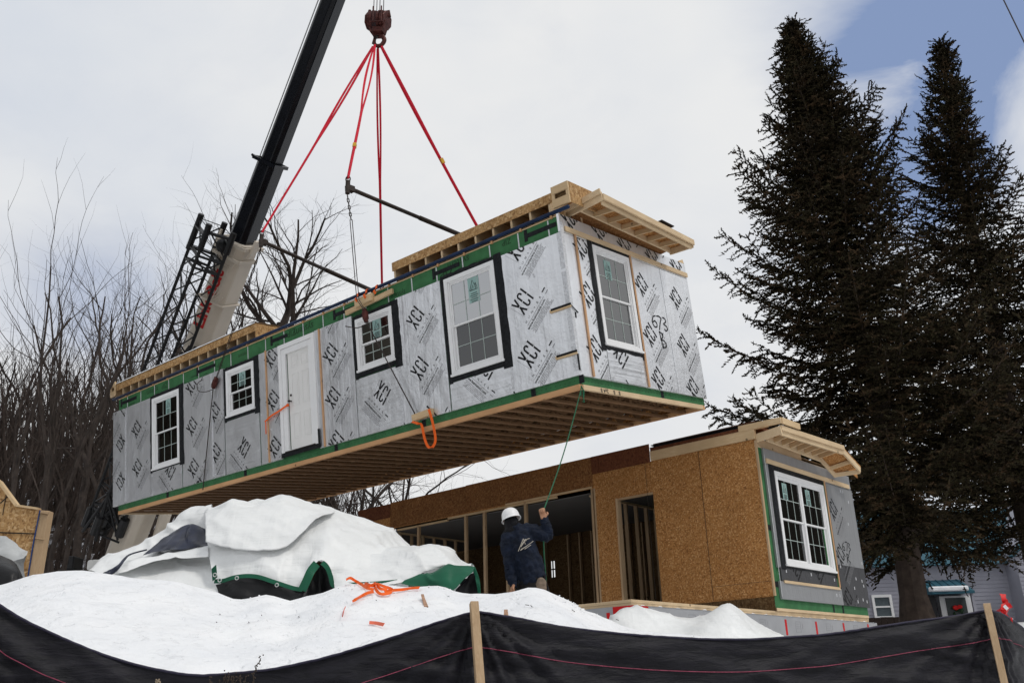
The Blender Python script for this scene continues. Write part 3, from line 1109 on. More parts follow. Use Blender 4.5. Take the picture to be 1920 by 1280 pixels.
# ================================================================== the set house section
MHX = Matrix.Translation((4.6031, 17.1996, 2.7636)) @ Matrix.Rotation(-0.7257, 4, 'Z')
hs = thing('modular_house_section', 'house section standing on the foundation, brown strand board side with open doorways', 'house section', MHX)
s = MB()
HOLES = [(-3.31, -2.40, .26, 2.53), (-10.45, -3.92, .26, 2.84)]
wall_sheet(s, -2.42 - .0, 0.0, .25, 3.17, HOLES, -.014, 0, T)
wall_sheet(s, -12.0, -2.424, .25, 3.17, HOLES, -.014, 0, T)
s.build('strand_board_wall', 'osb', hs)
s = MB()
wall_sheet(s, -1.24, -.002, .27, 3.168, [], .001, .011, T)
s.build('strand_board_wall', 'osb', hs)
MB().box((-14.7, -.004, -.002), (-.002, .03, .248)).build('rim_board', 'osb_dark', hs)
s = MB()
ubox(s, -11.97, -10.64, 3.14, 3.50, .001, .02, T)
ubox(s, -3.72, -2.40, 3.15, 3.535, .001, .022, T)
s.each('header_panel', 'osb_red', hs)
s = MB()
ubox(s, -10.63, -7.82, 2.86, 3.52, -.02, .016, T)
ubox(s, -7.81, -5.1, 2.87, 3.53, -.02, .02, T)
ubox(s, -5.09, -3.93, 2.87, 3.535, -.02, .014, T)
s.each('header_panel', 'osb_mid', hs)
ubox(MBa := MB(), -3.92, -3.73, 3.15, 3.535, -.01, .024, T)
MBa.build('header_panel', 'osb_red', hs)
s = MB()
for u in (-1.245, -2.54):
    ubox(s, u - .004, u + .004, .27, 3.16, .0115 if u > -2 else .0005, .0135 if u > -2 else .002, T)
ubox(s, -1.24, -.01, .52, .526, .0115, .0130, T)
s.each('panel_joint', 'steel', hs)
# framing behind and between
s = MB()
for x, a, b in ((-7.90, .26, 2.80), (-7.27, .26, 2.80), (-6.56, .26, 2.80), (-5.95, .26, 2.84), (-9.6, .26, 2.8)):
    g = MB()
    g.box((x - .02, .02, a), (x + .055, .09, b))
    bevel(g.build('stud', 'wood_v', hs), .003)
for x in (-3.90, -3.975, -3.40):
    g = MB()
    g.box((x - .02, -.006 if x != -3.40 else .01, .26), (x + .022, .09, 2.84))
    bevel(g.build('stud', 'wood_v', hs), .003)
g = MB()
g.box((-3.345, -.025, .255), (-3.30, .12, 2.53))
g.box((-3.30, .016, 2.49), (-2.40, .09, 2.53))
g.each('door_jamb', 'wood_v', hs, bev=.003)
g = MB()
g.box((-8.5, .021, 2.801), (-5.0, .09, 2.845))
g.box((-10.4, .021, 2.76), (-8.51, .09, 2.80))
g.box((-6.5, -.03, 2.845), (-3.95, .0, 2.885))
g.each('top_plate', 'wood', hs, bev=.003)
g = MB()
g.box((-2.38, -.03, 3.172), (.02, .06, 3.36))
g.box((-2.40, -.028, 3.362), (.30, .06, 3.372))
g.each('top_plate', 'wood', hs, bev=.004)
g = MB()
g.box((-.002, -.028, .26), (.03, .03, 3.14))
g.build('corner_board', 'wood_v', hs)
g = MB()
g.box((-2.38, -.01, 3.374), (.1, .5, 3.44))
g.box((-2.3, .0, 3.50), (.05, .5, 3.52))
g.each('roof_edge', 'osb_red', hs)
g = MB()
g.box((-2.38, -.02, 3.441), (.12, .5, 3.452))
g.box((-2.35, -.02, 3.485), (.10, .5, 3.499))
g.each('roof_underlay', 'tape', hs)
g = MB()
g.box((-14.6, .1, 2.76), (-.1, W - .1, 2.78))
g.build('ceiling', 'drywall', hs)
g = MB()
g.box((-14.7, .03, .0), (-.02, W - .02, .25))
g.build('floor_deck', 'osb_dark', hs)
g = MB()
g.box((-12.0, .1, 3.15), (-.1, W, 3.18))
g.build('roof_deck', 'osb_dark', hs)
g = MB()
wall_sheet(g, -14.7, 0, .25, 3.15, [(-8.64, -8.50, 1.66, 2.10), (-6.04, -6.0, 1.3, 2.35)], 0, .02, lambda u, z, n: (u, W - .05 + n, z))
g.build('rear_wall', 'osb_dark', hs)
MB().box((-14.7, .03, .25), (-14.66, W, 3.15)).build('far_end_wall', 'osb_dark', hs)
for (x, n) in ((-4.2, 9), (-2.3, 9), (-10.6, 6)):
    for i in range(n):
        g = MB()
        y = .25 + i * .41
        g.box((x, y, .29), (x + .09, y + .038, 2.72))
        g.build('stud', 'wood_v', hs)
    MB().box((x, .2, 2.72), (x + .09, .28 + n * .41, 2.758)).build('partition_plate', 'wood_y', hs)
    MB().box((x, .2, .251), (x + .09, .28 + n * .41, .289)).build('partition_plate', 'wood_y', hs)
for i in range(14):
    g = MB()
    x = -10 + i * .41
    if -8.7 < x < -8.3:
        continue
    g.box((x, W - .16, .29), (x + .038, W - .07, 2.74))
    g.build('stud', 'wood_v', hs)
g = MB()
g.box((-8.585, W - .06, 1.6), (-8.565, W - .02, 2.15))
g.box((-8.64, W - .061, 1.86), (-8.5, W - .021, 1.89))
g.build('window_bar', 'dark_in', hs)
MB().box((-8.95, W - .20, .9), (-8.68, W - .17, 1.28)).build('electrical_panel', 'grey_foam', hs)
# end wall
s = wall_sheet(MB(), .0, W, .05, 3.03, [(.75, 2.52, .95, 2.52)], -.012, 0, E_)
s.build('green_sheathing', 'green', hs)
s = MB()
s.box((-.03, .035, -.002), (.005, W, .05))
s.box((-.01, -.02, 3.031), (.012, W - .3, 3.055))
s.each('rim_board', 'wood_y', hs)
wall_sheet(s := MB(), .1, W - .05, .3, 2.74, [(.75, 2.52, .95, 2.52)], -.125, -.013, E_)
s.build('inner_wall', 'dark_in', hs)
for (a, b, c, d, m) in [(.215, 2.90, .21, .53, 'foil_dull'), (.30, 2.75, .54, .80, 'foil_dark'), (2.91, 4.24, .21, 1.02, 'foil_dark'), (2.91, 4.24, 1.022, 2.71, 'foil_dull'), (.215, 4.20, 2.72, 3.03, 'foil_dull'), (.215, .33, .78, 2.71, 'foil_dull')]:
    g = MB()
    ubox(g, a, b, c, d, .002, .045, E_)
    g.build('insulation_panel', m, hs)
make_window(hs, E_, .54, 2.72, .85, 2.63, .012, units=2, cols=3, rows=2, sticker=[(.86, .20, 2.12, 2.44), (1.88, .20, 2.12, 2.44)])
tape_ring(hs, E_, .05, .34, 2.76, .77, 2.74, (.55, 2.71, .835, 2.62))
g = MB()
ubox(g, .25, 4.10, 2.735, 2.825, .046, .072, E_)
ubox(g, .36, 2.80, .50, .55, .046, .07, E_)
g.each('furring_strip', 'wood_y', hs, bev=.002)
g = MB()
ubox(g, 2.765, 2.81, .551, 2.734, .06, .078, E_)
bevel(g.build('furring_strip', 'strip', hs), .002)
g = MB()
for z in (1.45, .42):
    ubox(g, .03, .20, z, z + .10, .002, .006, E_)
for u in (2.9, 2.45):
    ubox(g, u, u + .06, .055, .20, .002, .006, E_)
g.each('flashing_tape', 'tape', hs)
g = MB()
ubox(g, .205, .222, .25, 2.9, .046, .05, E_)
for (a, b) in ((3.6, 2.6), (3.72, 2.6), (3.95, 2.4), (3.1, 2.3), (3.75, 1.9), (3.7, .75), (4.0, .72), (4.05, .62), (3.55, .55), (4.1, .3), (3.9, .33), (3.62, .28), (3.0, .95), (4.15, 1.1), (.5, .7), (1.55, .70), (2.6, .66), (2.6, .36), (2.75, .36)):
    ubox(g, a, a + .035, b, b + .06, .046, .048, E_)
g.each('seam_tape', 'seamtape', hs)
stamp(hs, E_, .047, 3.06, 2.16, 45, (2.92, 4.2, .22, 2.7))
stamp(hs, E_, .047, 3.10, 1.22, 45, (2.92, 4.2, .22, 2.7))
stamp(hs, E_, .047, 3.14, .34, 45, (2.92, 4.2, .22, 1.0))
stamp(hs, E_, .047, .98, .82, -45, (.36, 2.7, .56, .79), full=False)
stamp(hs, E_, .047, 1.95, .82, -45, (.36, 2.7, .56, .79), full=False)
marker(hs, E_, .05, [[(3.35 + a * .8, 1.43 + b * .7) for a, b in st] for st in (
    [(.0, .1), (-.10, 0), (-.08, -.12), (.02, -.12), (.0, -.02), (-.07, -.03)], [(.08, .12), (.24, .12), (.14, -.14)],
    [(.28, .12), (.38, .08), (.30, .0), (.40, -.06), (.28, -.14)], [(.1, -.2), (.08, -.5)], [(.1, -.22), (.22, -.28), (.10, -.36), (.25, -.46)])], .02)
# roof overhang at the end
g = MB()
g.bar((.20, .10, 3.17), (.20, 2.45, 3.13), .04, .12)
g.bar((.50, .10, 3.23), (.62, 2.62, 3.24), .04, .13)
g.bar((.54, .06, 3.30), (.66, 2.64, 3.31), .035, .10)
g.bar((.02, .04, 3.19), (.55, .04, 3.25), .04, .16)
g.bar((.20, 2.45, 3.13), (.22, 3.05, 2.86), .04, .10)
g.bar((.62, 2.62, 3.27), (.62, 3.42, 2.96), .04, .12)
g.bar((.22, 3.05, 2.87), (.62, 3.40, 2.93), .035, .09)
g.each('roof_overhang', 'wood_y', hs, bev=.004)
g = MB()
g.bar((-.3, -.02, 3.42), (.58, .02, 3.43), .04, .12)
g.bar((.58, .04, 3.43), (.60, .75, 3.43), .04, .12)
g.each('roof_block', 'wood', hs, bev=.004)
for i in range(7):
    y = .38 + i * .33
    g = MB()
    g.bar((.22, y, 3.165), (.50 + .04 * y, y + .01, 3.225), .036, .09)
    bevel(g.build('rafter', 'wood', hs), .003)
g = MB()
g.bar((.22, 2.82, 2.98), (.60, 3.05, 3.10), .036, .08)
bevel(g.build('rafter', 'wood', hs), .003)
g = MB()
g.prism([(.0, .06, 3.235), (.53, .06, 3.302), (.65, 2.60, 3.312), (.0, 2.50, 3.20)], (0, 0, .016))
g.prism([(.2, 2.50, 3.20), (.64, 2.62, 3.335), (.64, 3.45, 3.03), (.2, 3.12, 2.92)], (0, 0, .016))
g.prism([(.35, 3.42, 3.02), (.35, 3.90, 2.90), (.35, 3.90, 3.12), (.35, 3.42, 3.24)], (.012, 0, 0))
g.each('roof_panel', 'osb', hs)
g = MB()
g.box((-.03, .06, 3.056), (-.012, 2.0, 3.22))
g.build('gable_panel', 'wood_y', hs)
g = MB()
g.box((.15, 3.1, 3.18), (.4, 3.45, 3.30))
g.build('snow_on_roof', 'snow', hs)

# ------------------------------------------------------------------ foundation
fd = thing('foundation_wall', 'grey foam foundation wall with red tape strips and a timber sill, below the house section', 'foundation', MHX)
g = MB()
for (x0, y0, x1, y1) in ((-15, -4.55, .05, -4.25), (-.25, -4.25, .05, 4.45), (-15, 4.15, -.25, 4.45), (-15.3, -4.55, -15, 4.45)):
    g.box((x0, y0, -1.6), (x1, y1, -.092))
g.each('wall', 'grey_foam', fd)
g = MB()
for z0, z1, i in ((-.05, -.003, 0), (-.089, -.051, .004)):
    g.box((-15, -4.47 + i, z0), (-.02 - i, -4.33, z1))
    g.box((-.17, -4.329, z0), (-.02 - i, 4.22, z1))
g.each('sill_plate', 'wood_y', fd, bev=.003)
g = MB()
for (a, b, c, d) in ((-4.75, -4.15, -.22, -.095), (-3.62, -3.54, -.28, -.20), (.18, .25, -.42, -.15), (1.43, 1.50, -.42, -.15), (2.68, 2.75, -.42, -.14), (3.91, 3.98, -.42, -.13)):
    ubox(g, max(a, -4.55), b, c, d, .051, .054, E_)
ubox(g, -.42, -.36, -.30, -.17, 4.551, 4.554, T)
ubox(g, -.30, .053, -.22, -.095, 4.551, 4.554, T)
g.each('tape_strip', 'redtape', fd)
g = MB()
for u in (-4.3, -3.05, -1.95, -.75, .6, 1.9, 3.2):
    ring(g, u, u + .20, -.36, -.17, .006, .051, .0525, E_)
    for k in range(3):
        ubox(g, u + .03, u + .15, -.22 - .04 * k, -.215 - .04 * k, .051, .0525, E_)
    ubox(g, u + .27, u + .285, -.30, -.2, .051, .0525, E_)
g.build('printed_mark', 'ink_grey', fd)
g = MB()
random.seed(3)
P = []
n = 160
for y, h in ((.06, 0.0), (.03, .02), (-.02, .0)):
    P.append([Vector((.05 - .05 + y, -4.5 + 8.9 * i / n, -.092 + h * max(0, noise.noise(Vector((i * .35, 2, 0))) * 2.2))) for i in range(n + 1)])
g.grid(P)
g.build('snow_on_wall', 'snow', fd, smooth=True)
# stack of boards inside
g = None
for i in range(6):
    g = MB()
    g.box((-8.35, .95, .26 + i * .11), (-7.35 - .03 * (i % 2), 1.9, .355 + i * .11))
    o = bevel(g.build('board_pack', 'wood', None), .004)
    o.matrix_basis = MHX
    tag(o, '%s pack of pale boards in the stack left of the worker' % ('bottom', 'second lowest', 'third lowest', 'third highest', 'second highest', 'topmost')[i], 'board pack', 'boards stacked on the floor of the open house section')
# ================================================================== rigging
def mbx(p):
    return MBX @ Vector(p)
N1, N2 = Vector((-5.57, 18.438, 11.161)), Vector((-3.286, 16.513, 11.33))
F1, F2 = Vector((-3.448, 22.501, 11.541)), Vector((-.647, 20.247, 11.822))
HK = Vector((-3.231, 19.237, 17.028))
for i, (a, b, lab) in enumerate(((N1, F1, 'dark steel spreader bar over the far left end of the lifted section'), (N2, F2, 'dark steel spreader bar over the near right end of the lifted section'))):
    t = thing('spreader_bar', lab, 'spreader bar', group='spreader bars above the lifted section', loc=a)
    g = MB()
    g.tube([a, a.lerp(b, .5)], .045, 10)
    g.tube([a.lerp(b, .49), b], .056, 10)
    g.build('bar', 'steel', t, world=True, smooth=True)
    for e, s in ((a, 1), (b, -1)):
        g = MB()
        g.tube([e + Vector((0, 0, .16)), e - Vector((0, 0, .14))], .05, 8)
        g.bar(e + Vector((-.02, 0, .0)), e + (b - a).normalized() * s * .16, .12, .12)
        g.build('end_bracket', 'steel', t, world=True)
        g = MB()
        for k in range(7):
            c = e + Vector((0, 0, .20 - .0 * k))
            ang = PI * k / 6
        g.tube([e + Vector((.045 * math.cos(PI * 2 * k / 12), 0, .20 + .07 * math.sin(PI * 2 * k / 12))) for k in range(13)], .014, 6)
        g.build('shackle', 'steel', t, world=True)

def sling(tgt, lab, off, split=.0, twist=1.0, tagt=None):
    t = thing('red_sling', lab, 'sling', group='red lifting slings under the crane hook', loc=HK)
    top = HK + Vector(off)
    end = tgt + Vector((0, 0, .22))
    side = (end - top).cross(Vector((0, 1, 0))).normalized()
    for sgn in (-1, 1):
        g = MB()
        pts, ws = [], []
        n = 26
        for k in range(n + 1):
            u = k / n
            p = top.lerp(end, u)
            gap = split * max(0, math.sin(min(u / .55, 1) * PI)) + .012
            p = p + side * sgn * gap + Vector((0, -.02 * sgn, -.10 * math.sin(u * PI) * abs(side.z)))
            pts.append(p)
            ws.append(.052 * (.85 + .15 * math.sin(u * 5 * twist + sgn)))
        g.ribbon(pts, ws, side=side, thick=.020)
        g.build('webbing', 'red', t, world=True)
    if tagt:
        p = top.lerp(end, tagt)
        g = MB()
        g.bar(p, p + (end - top).normalized() * .14, .075, .075)
        g.build('load_tag', simple('tag_yellow%d' % int(tagt * 100), (.6, .35, .03), .6), t, world=True)
sling(N1, 'red sling running down left to the far spreader bar beside the crane boom', (-.10, 0, 0), .035)
sling(N2, 'bulky twisted red sling ending at the left tip of the near spreader bar', (-.04, -.06, 0), .06, 2, .78)
sling(F1, 'doubled red sling hanging almost straight down behind the lifted section', (.02, .06, 0), .03)
sling(F2, 'red sling running down right to behind the roof blocks', (.12, 0, 0), .010, 1.0, .60)

# hook block
hb = thing('hook_block', 'rusty dark red crane hook block hanging on four thin cables', 'hook block', loc=HK)
c = at(709, 40, 19.237)
g = MB()
ax = Vector((.93, -.30, -.22)).normalized()
for s in (-1, 1):
    for k in range(2):
        q = c + ax * s * (.10 + .08 * k)
        g.tube([q - ax * .032, q + ax * .032], .27 - .02 * k, 18)
g.each('sheave', 'iron', hb, world=True)
g = MB()
for s in (-1, 1):
    q = c + ax * s * .245
    g.tube([q - ax * .03, q + ax * .025], .25, 8)
    g.bar(q + Vector((0, 0, -.05)), q + Vector((0, -.0, -.40)) - ax * s * .1, .22, .07)
    g.bar(q + Vector((0, 0, .1)), q + Vector((0, -.0, .30)) - ax * s * .04, .24, .07)
g.bar(c - ax * .2 + Vector((0, -.28, -.24)), c + ax * .2 + Vector((0, -.28, -.24)), .04, .04)
g.bar(c - ax * .1 + Vector((0, -.29, -.24)), c - ax * .1 + Vector((0, -.29, .24)), .035, .035)
g.bar(c + ax * .14 + Vector((0, -.29, -.24)), c + ax * .14 + Vector((0, -.29, .24)), .035, .035)
g.box(tuple(c + Vector((-.13, -.16, -.44))), tuple(c + Vector((.13, .16, -.28))))
bevel(g.build('cheek_plate', 'iron', hb, world=True), .012)
g = MB()
hc = at(711, 74, 19.237)
pts = [c + Vector((0, 0, -.45)), hc + Vector((.0, 0, .16)), hc + Vector((.10, 0, .06)), hc + Vector((.13, 0, -.06)), hc + Vector((.05, 0, -.19)), hc + Vector((-.06, 0, -.20)), hc + Vector((-.12, 0, -.12)), hc + Vector((-.12, 0, -.02))]
g.tube(catmull(pts, 5), [.07 * (1 - .012 * k) for k in range(36)], 10)
g.build('hook', 'iron', hb, world=True, smooth=True)
g = MB()
g.bar(hc + Vector((-.13, 0, -.04)), hc + Vector((-.03, 0, .14)), .03, .05)
g.bar(hc + Vector((-.16, 0, -.14)), hc + Vector((-.11, 0, .10)), .03, .05)
g.build('safety_latch', 'steel', hb, world=True)
TIP = at(712, -235, 19.3)
for i, k in enumerate((-.14, -.05, .04, .15)):
    g = MB()
    q = c + ax * k
    g.tube([q + Vector((0, 0, .1)), Vector((q.x, q.y, TIP.z))], .011, 5)
    g.build('hoist_cable', 'wire', hb, world=True)

# vertical wire slings with their shackles
def wire_sling(a, sh, bot, lab, pad=None):
    t = thing('wire_sling', lab, 'wire sling', group='wire slings in front of the long wall', loc=a)
    g = MB()
    a = a - Vector((0, 0, .18))
    mid = a.lerp(sh, .22)
    for k in range(7):
        p = a.lerp(mid, k / 7)
        q = a.lerp(mid, (k + 1) / 7)
        o = Vector((.018, 0, 0)) if k % 2 else Vector((0, .018, 0))
        g.tube([p + o, q + o], .012, 5)
        g.tube([p - o, q - o], .012, 5)
    g.build('chain', 'wire', t, world=True)
    for s in (-1, 1):
        g = MB()
        o = Vector((.022 * s, 0, 0))
        pts = [mid + o, pad + o, sh + o * .5] if pad else [mid + o, sh + o * .5]
        g.tube(pts, .009, 5)
        g.build('cable', 'wire', t, world=True)
    g = MB()
    d = (sh - a).normalized()
    g.bar(sh - d * .02, sh + d * .26, .085, .11)
    g.bar(sh + d * .04, sh + d * .2, .12, .07)
    bevel(g.build('shackle_block', 'iron', t, world=True), .012)
    g = MB()
    g.tube([sh + d * .24, bot], .012, 6)
    g.build('cable', 'wire', t, world=True)
    g = MB()
    l = sh + d * .3
    g.tube(catmull([l, l + Vector((-.18, 0, -.05)), l + Vector((-.34, .02, .0)), l + Vector((-.36, 0, .16)), l + Vector((-.25, 0, .26))] if pad is None else [l, l + Vector((-.1, -.02, -.06)), l + Vector((-.22, 0, -.07)), l + Vector((-.42, .02, -.02))], 5), .010, 5)
    g.build('loose_end', 'wire', t, world=True)
wire_sling(N1, mbx((-10.0, -.12, 2.50)), mbx((-10.70, -.085, .02)), 'thin wire sling crossing the wall between the two left windows')
wire_sling(N2, mbx((-4.66, -.26, 2.62)), mbx((-3.62, -.10, .26)), 'doubled wire sling with rusty shackle crossing in front of the square upper window', pad=mbx((-4.86, -.235, 2.90)))
pb = thing('pad_boards', 'two pale boards strapped to the green band under the wire sling', 'boards', mat=MBX)
g = MB()
g.bar((-5.42, -.075, 2.80), (-4.02, -.075, 2.86), .05, .10, up=(0, 0, 1))
bevel(g.build('long_board', 'wood', pb), .003)
g = MB()
g.bar((-5.05, -.11, 2.87), (-4.55, -.11, 2.895), .11, .15, up=(0, 0, 1))
bevel(g.build('short_board', 'wood', pb), .003)
for (u, lab) in ((-5.05, 0), (-4.80, 1), (-4.50, 2)):
    g = MB()
    pts = [(u, .02, 3.125), (u + .03, -.08, 3.11), (u + .07, -.12, 3.03), (u + .05, -.17, 2.98), (u + .10, -.175, 2.90)]
    g.ribbon(catmull(pts, 4), .05, side=(1, 0, .3), thick=.006)
    g.build('orange_strap', 'orange', pb)
lb = thing('loading_strap', 'orange strap looped through a timber block at the lower edge of the lifted section', 'strap', mat=MBX)
g = MB()
g.bar((-3.72, -.10, .27), (-3.22, -.10, .30), .09, .12)
bevel(g.build('timber_block', 'wood', lb), .004)
g = MB()
g.ribbon(catmull([(-3.70, -.16, .20), (-3.55, -.17, .14), (-3.50, -.12, .10), (-3.48, -.09, -.15), (-3.42, -.08, -.31), (-3.30, -.08, -.33), (-3.22, -.08, -.2), (-3.21, -.13, .10), (-3.24, -.165, .34)], 5), .05, side=(1, .3, 0), thick=.006)
g.build('orange_webbing', 'orange', lb)
ds = thing('door_tie', 'orange strap tied across the left jamb of the white door', 'strap', mat=MBX)
g = MB()
g.ribbon(catmull([(-8.25, -.09, 1.12), (-8.0, -.10, 1.20), (-7.75, -.105, 1.24), (-7.5, -.10, 1.30), (-7.40, -.10, 1.32)], 4), .04, side=(0, 0, 1), thick=.006)
g.ribbon([(-8.22, -.09, 1.10), (-8.24, -.08, .85)], .03, side=(1, 0, 0), thick=.006)
g.sphere((-7.42, -.10, 1.31), .035, 8, 6)
g.build('webbing', 'orange', ds)

# tag line from the corner of the section to the worker's hand
HAND = at(1017, 962, 11.5)
cor = mbx((.05, -.045, .0))
g = MB()
pts = [cor.lerp(HAND, k / 20) + Vector((0, 0, -.10 * math.sin(PI * k / 20))) for k in range(21)]
pts += [HAND + Vector((.01, -.02, -.12)), at(1019, 1000, 11.46), at(1020, 1040, 11.5), at(1024, 1090, 11.6), at(1020, 1140, 11.6)]
g.tube(pts, .0085, 6)
g.tube([cor + Vector((0, 0, .05)), cor + Vector((-.015, 0, -.12)), cor + Vector((.03, 0, -.16)), cor + Vector((.04, 0, -.05)), cor + Vector((0, 0, .03))], .010, 6)
g.tube([cor + Vector((.02, 0, 0)), cor + Vector((.03, -.01, -.24)), cor + Vector((.0, -.01, -.22))], .009, 6)
tag(g.build('tag_line', 'green_rope', None), 'green rope from the near lower corner of the lifted section to the worker', 'rope')

# ================================================================== crane
BASE = at(214, 1078, 31.0)
cr = thing('mobile_crane', 'mobile crane with black telescopic boom, beige base section and black lattice jib', 'crane', loc=BASE)
BD = (TIP - BASE)
def on_boom(py):
    lo, hi = 0.0, 1.0
    for _ in range(40):
        m = (lo + hi) / 2
        if pix(BASE + BD * m)[1] > py: lo = m
        else: hi = m
    return lo
bdir = BD.normalized()
bside = bdir.cross(Vector((0, -1, 0))).normalized()     # across the picture
bout = bside.cross(bdir).normalized()
if bout.y > 0:
    bout = -bout
def boom_sec(p0, p1, w, d, ch=.22):
    """octagonal-ish boom box"""
    P, Q = BASE + BD * p0, BASE + BD * p1
    c = min(w, d) * ch
    sh = [(-w / 2, -d / 2), (w / 2, -d / 2), (w / 2, d / 2 - c), (w / 2 - c, d / 2), (-w / 2 + c, d / 2), (-w / 2, d / 2 - c)]
    # d measured along bout ; rounded belly points up
    poly = [P + bside * a + bout * b for a, b in sh]
    g = MB()
    g.prism(poly, Q - P)
    return g
t1 = on_boom(452)
t2 = on_boom(305)
sec = boom_sec(0.0, t1, .80, .95)
bevel(sec.build('boom_base', 'beige', cr, world=True), .03)
g = boom_sec(t1 - .02, t2, .60, .72)
bevel(g.build('boom_section', 'black', cr, world=True), .02)
g = boom_sec(t2 - .02, .965, .49, .60)
bevel(g.build('boom_section', 'black', cr, world=True), .02)
g = boom_sec(.955, 1.005, .38, .7)
g.build('boom_head', 'black', cr, world=True)
# collars and wear plates
for k, (tt, w, m) in enumerate(((t1 - .003, 1.0, 'beige'), (t1 - .022, .93, 'beige'), (t1 - .085, .9, 'beige'), (t2, .74, 'black'))):
    g = MB()
    P = BASE + BD * tt
    d = w * 1.12
    for (a, b) in ((((-w / 2, -d / 2)), (w / 2, -d / 2)), ((w / 2, -d / 2), (w / 2, d / 2)), ((w / 2, d / 2), (-w / 2, d / 2)), ((-w / 2, d / 2), (-w / 2, -d / 2))):
        g.bar(P + bside * a[0] + bout * a[1], P + bside * b[0] + bout * b[1], .05, .10 if k != 2 else .05, up=bdir)
    if k == 0:
        g.bar(P + bside * .55 + bout * .1 - bdir * .25, P + bside * .62 + bout * .15 + bdir * .35, .08, .3, up=bout)
        g.bar(P + bside * -.45 + bout * .5 - bdir * .3, P + bside * -.45 + bout * .5 + bdir * .25, .06, .08, up=bout)
    if k == 3:
        g.bar(P - bside * .55 + bout * .2, P - bside * .3 + bout * .2, .06, .06)
    g.build('boom_collar', m, cr, world=True)
# small pipes on the base section
g = MB()
for q, o in ((t1 - .028, 0), (t1 - .078, .0)):
    P = BASE + BD * q + bout * .50
    g.tube([P - bside * .22 + bdir * .1, P - bside * .1 - bdir * .1, P + bside * .28 - bdir * .12, P + bside * .36 + bdir * .12], .025, 6)
P = BASE + BD * (t1 - .08) + bout * .5
g.tube([P + bside * .05 + bdir * .0, P + bside * .12 + bdir * .35], .02, 6)
g.tube([P + bside * .05 + bdir * .0, P + bside * .25 + bdir * .3], .02, 6)
g.each('hose', 'beige', cr, world=True)
# hoist line along the boom
g = MB()
P0, P1 = BASE + BD * t2 - bside * .34 + bout * .1, BASE + BD * .98 - bside * .30 + bout * .2
g.tube([P0, P1], .018, 5)
g.build('hoist_line', simple('bright_cable', (.5, .5, .5), .4, .5), cr, world=True)
# lettering on the boom side, running up the boom
v, f = text_geo('Link-Belt', .58, .036, 'LEFT', 3, .93)
g = MB()
P = BASE + BD * (on_boom(612))
face = .482
g.add([P + bout * face + bdir * (a * 1.0) - bside * b * .85 + bside * .10 for a, b in v], [tuple(x) for x in f])
g.build('lettering', 'crane_red', cr, world=True)
# lift cylinder and machine body
C0, C1 = at(280, 1065, 30.5), at(335, 880, 29.3)
g = MB()
g.tube([C0, C1], .19, 16)
g.build('lift_cylinder', 'beige', cr, world=True, smooth=True)
# lattice jib stowed along the boom
def lat(px, py, dy):
    m = on_boom(py)
    return at(px, py, (BASE + BD * m).y + dy)
tops = [lat(377, 404, -.1), lat(392, 423, -.9), lat(421, 420, -.1), lat(438, 440, -.9)]
bots = [lat(160, 985, .2), lat(177, 1000, -.6), lat(192, 990, .2), lat(212, 1000, -.6)]
bots[2] = tops[2] + (bots[0] - tops[0]) * 1.0 + Vector((-.1, 0, 0))
bots[3] = tops[3] + (bots[1] - tops[1]) * .98
jb = MB()
for i in range(4):
    jb.tube([tops[i], bots[i]], .050, 7)
jb.each('jib_chord', 'blackmetal', cr, world=True)
jb = MB()
nb = 13
for i in range(nb):
    for a, b in ((0, 1), (1, 3), (3, 2), (2, 0)):
        u0, u1 = (i + .1) / nb, (i + .95) / nb
        p, q = tops[a].lerp(bots[a], u0), tops[b].lerp(bots[b], u1)
        if i % 2:
            p, q = tops[b].lerp(bots[b], u0), tops[a].lerp(bots[a], u1)
        jb.tube([p, q], .024, 5)
        if a != 1: jb.tube([tops[a].lerp(bots[a], u0), tops[b].lerp(bots[b], u0)], .014, 5)
jb.build('jib_lacing', 'blackmetal', cr, world=True)
g = MB()
for i, k in ((0, .10), (1, .07), (2, .09), (3, .06)):
    g.tube([tops[i] + (tops[i] - bots[i]) * .004, tops[i].lerp(bots[i], k)], .092, 9)
for k in (.09, .125):
    for a, b in ((0, 1), (1, 3), (0, 2), (2, 3), (0, 3)):
        g.bar(tops[a].lerp(bots[a], k), tops[b].lerp(bots[b], k), .06, .06)
g.bar(tops[0].lerp(bots[0], .03), tops[1].lerp(bots[1], .03), .16, .05)
g.bar(tops[2].lerp(bots[2], .03), tops[3].lerp(bots[3], .03), .14, .05)
g.tube([tops[1].lerp(bots[1], .02), tops[3].lerp(bots[3], .015)], .05, 6)
c3 = tops[2].lerp(tops[3], .5).lerp(bots[3], .05)
g.sphere(c3, .22, 10, 8)
g.build('jib_head', 'blackmetal', cr, world=True)
g = MB()
random.seed(5)
for k in range(26):
    a = random.choice(range(4))
    p = tops[a].lerp(bots[a], random.uniform(.86, 1.0))
    b = random.choice(range(4))
    q = tops[b].lerp(bots[b], random.uniform(.84, 1.02)) + Vector((random.uniform(-.15, .15), 0, random.uniform(-.2, .1)))
    g.tube([p, q], random.uniform(.03, .07), 6)
for i in range(4):
    g.tube([bots[i], bots[i].lerp(tops[i], .06)], .15, 8)
for i in range(4):
    c = tops[i].lerp(bots[i], .52)
g.build('jib_foot', 'blackmetal', cr, world=True)
g = MB()
pA = tops[3].lerp(bots[3], .40)
for k in range(8):
    g.bar(pA + Vector((random.uniform(-.3, .3), random.uniform(-.2, .2), random.uniform(-.8, .2))), pA + Vector((random.uniform(-.3, .4), random.uniform(-.2, .2), random.uniform(-.3, .8))), .12, .09)
g.build('jib_bracket', 'blackmetal', cr, world=True)
g = MB()
b0, b1 = at(160, 1078, 30.2), at(208, 1046, 30.2)
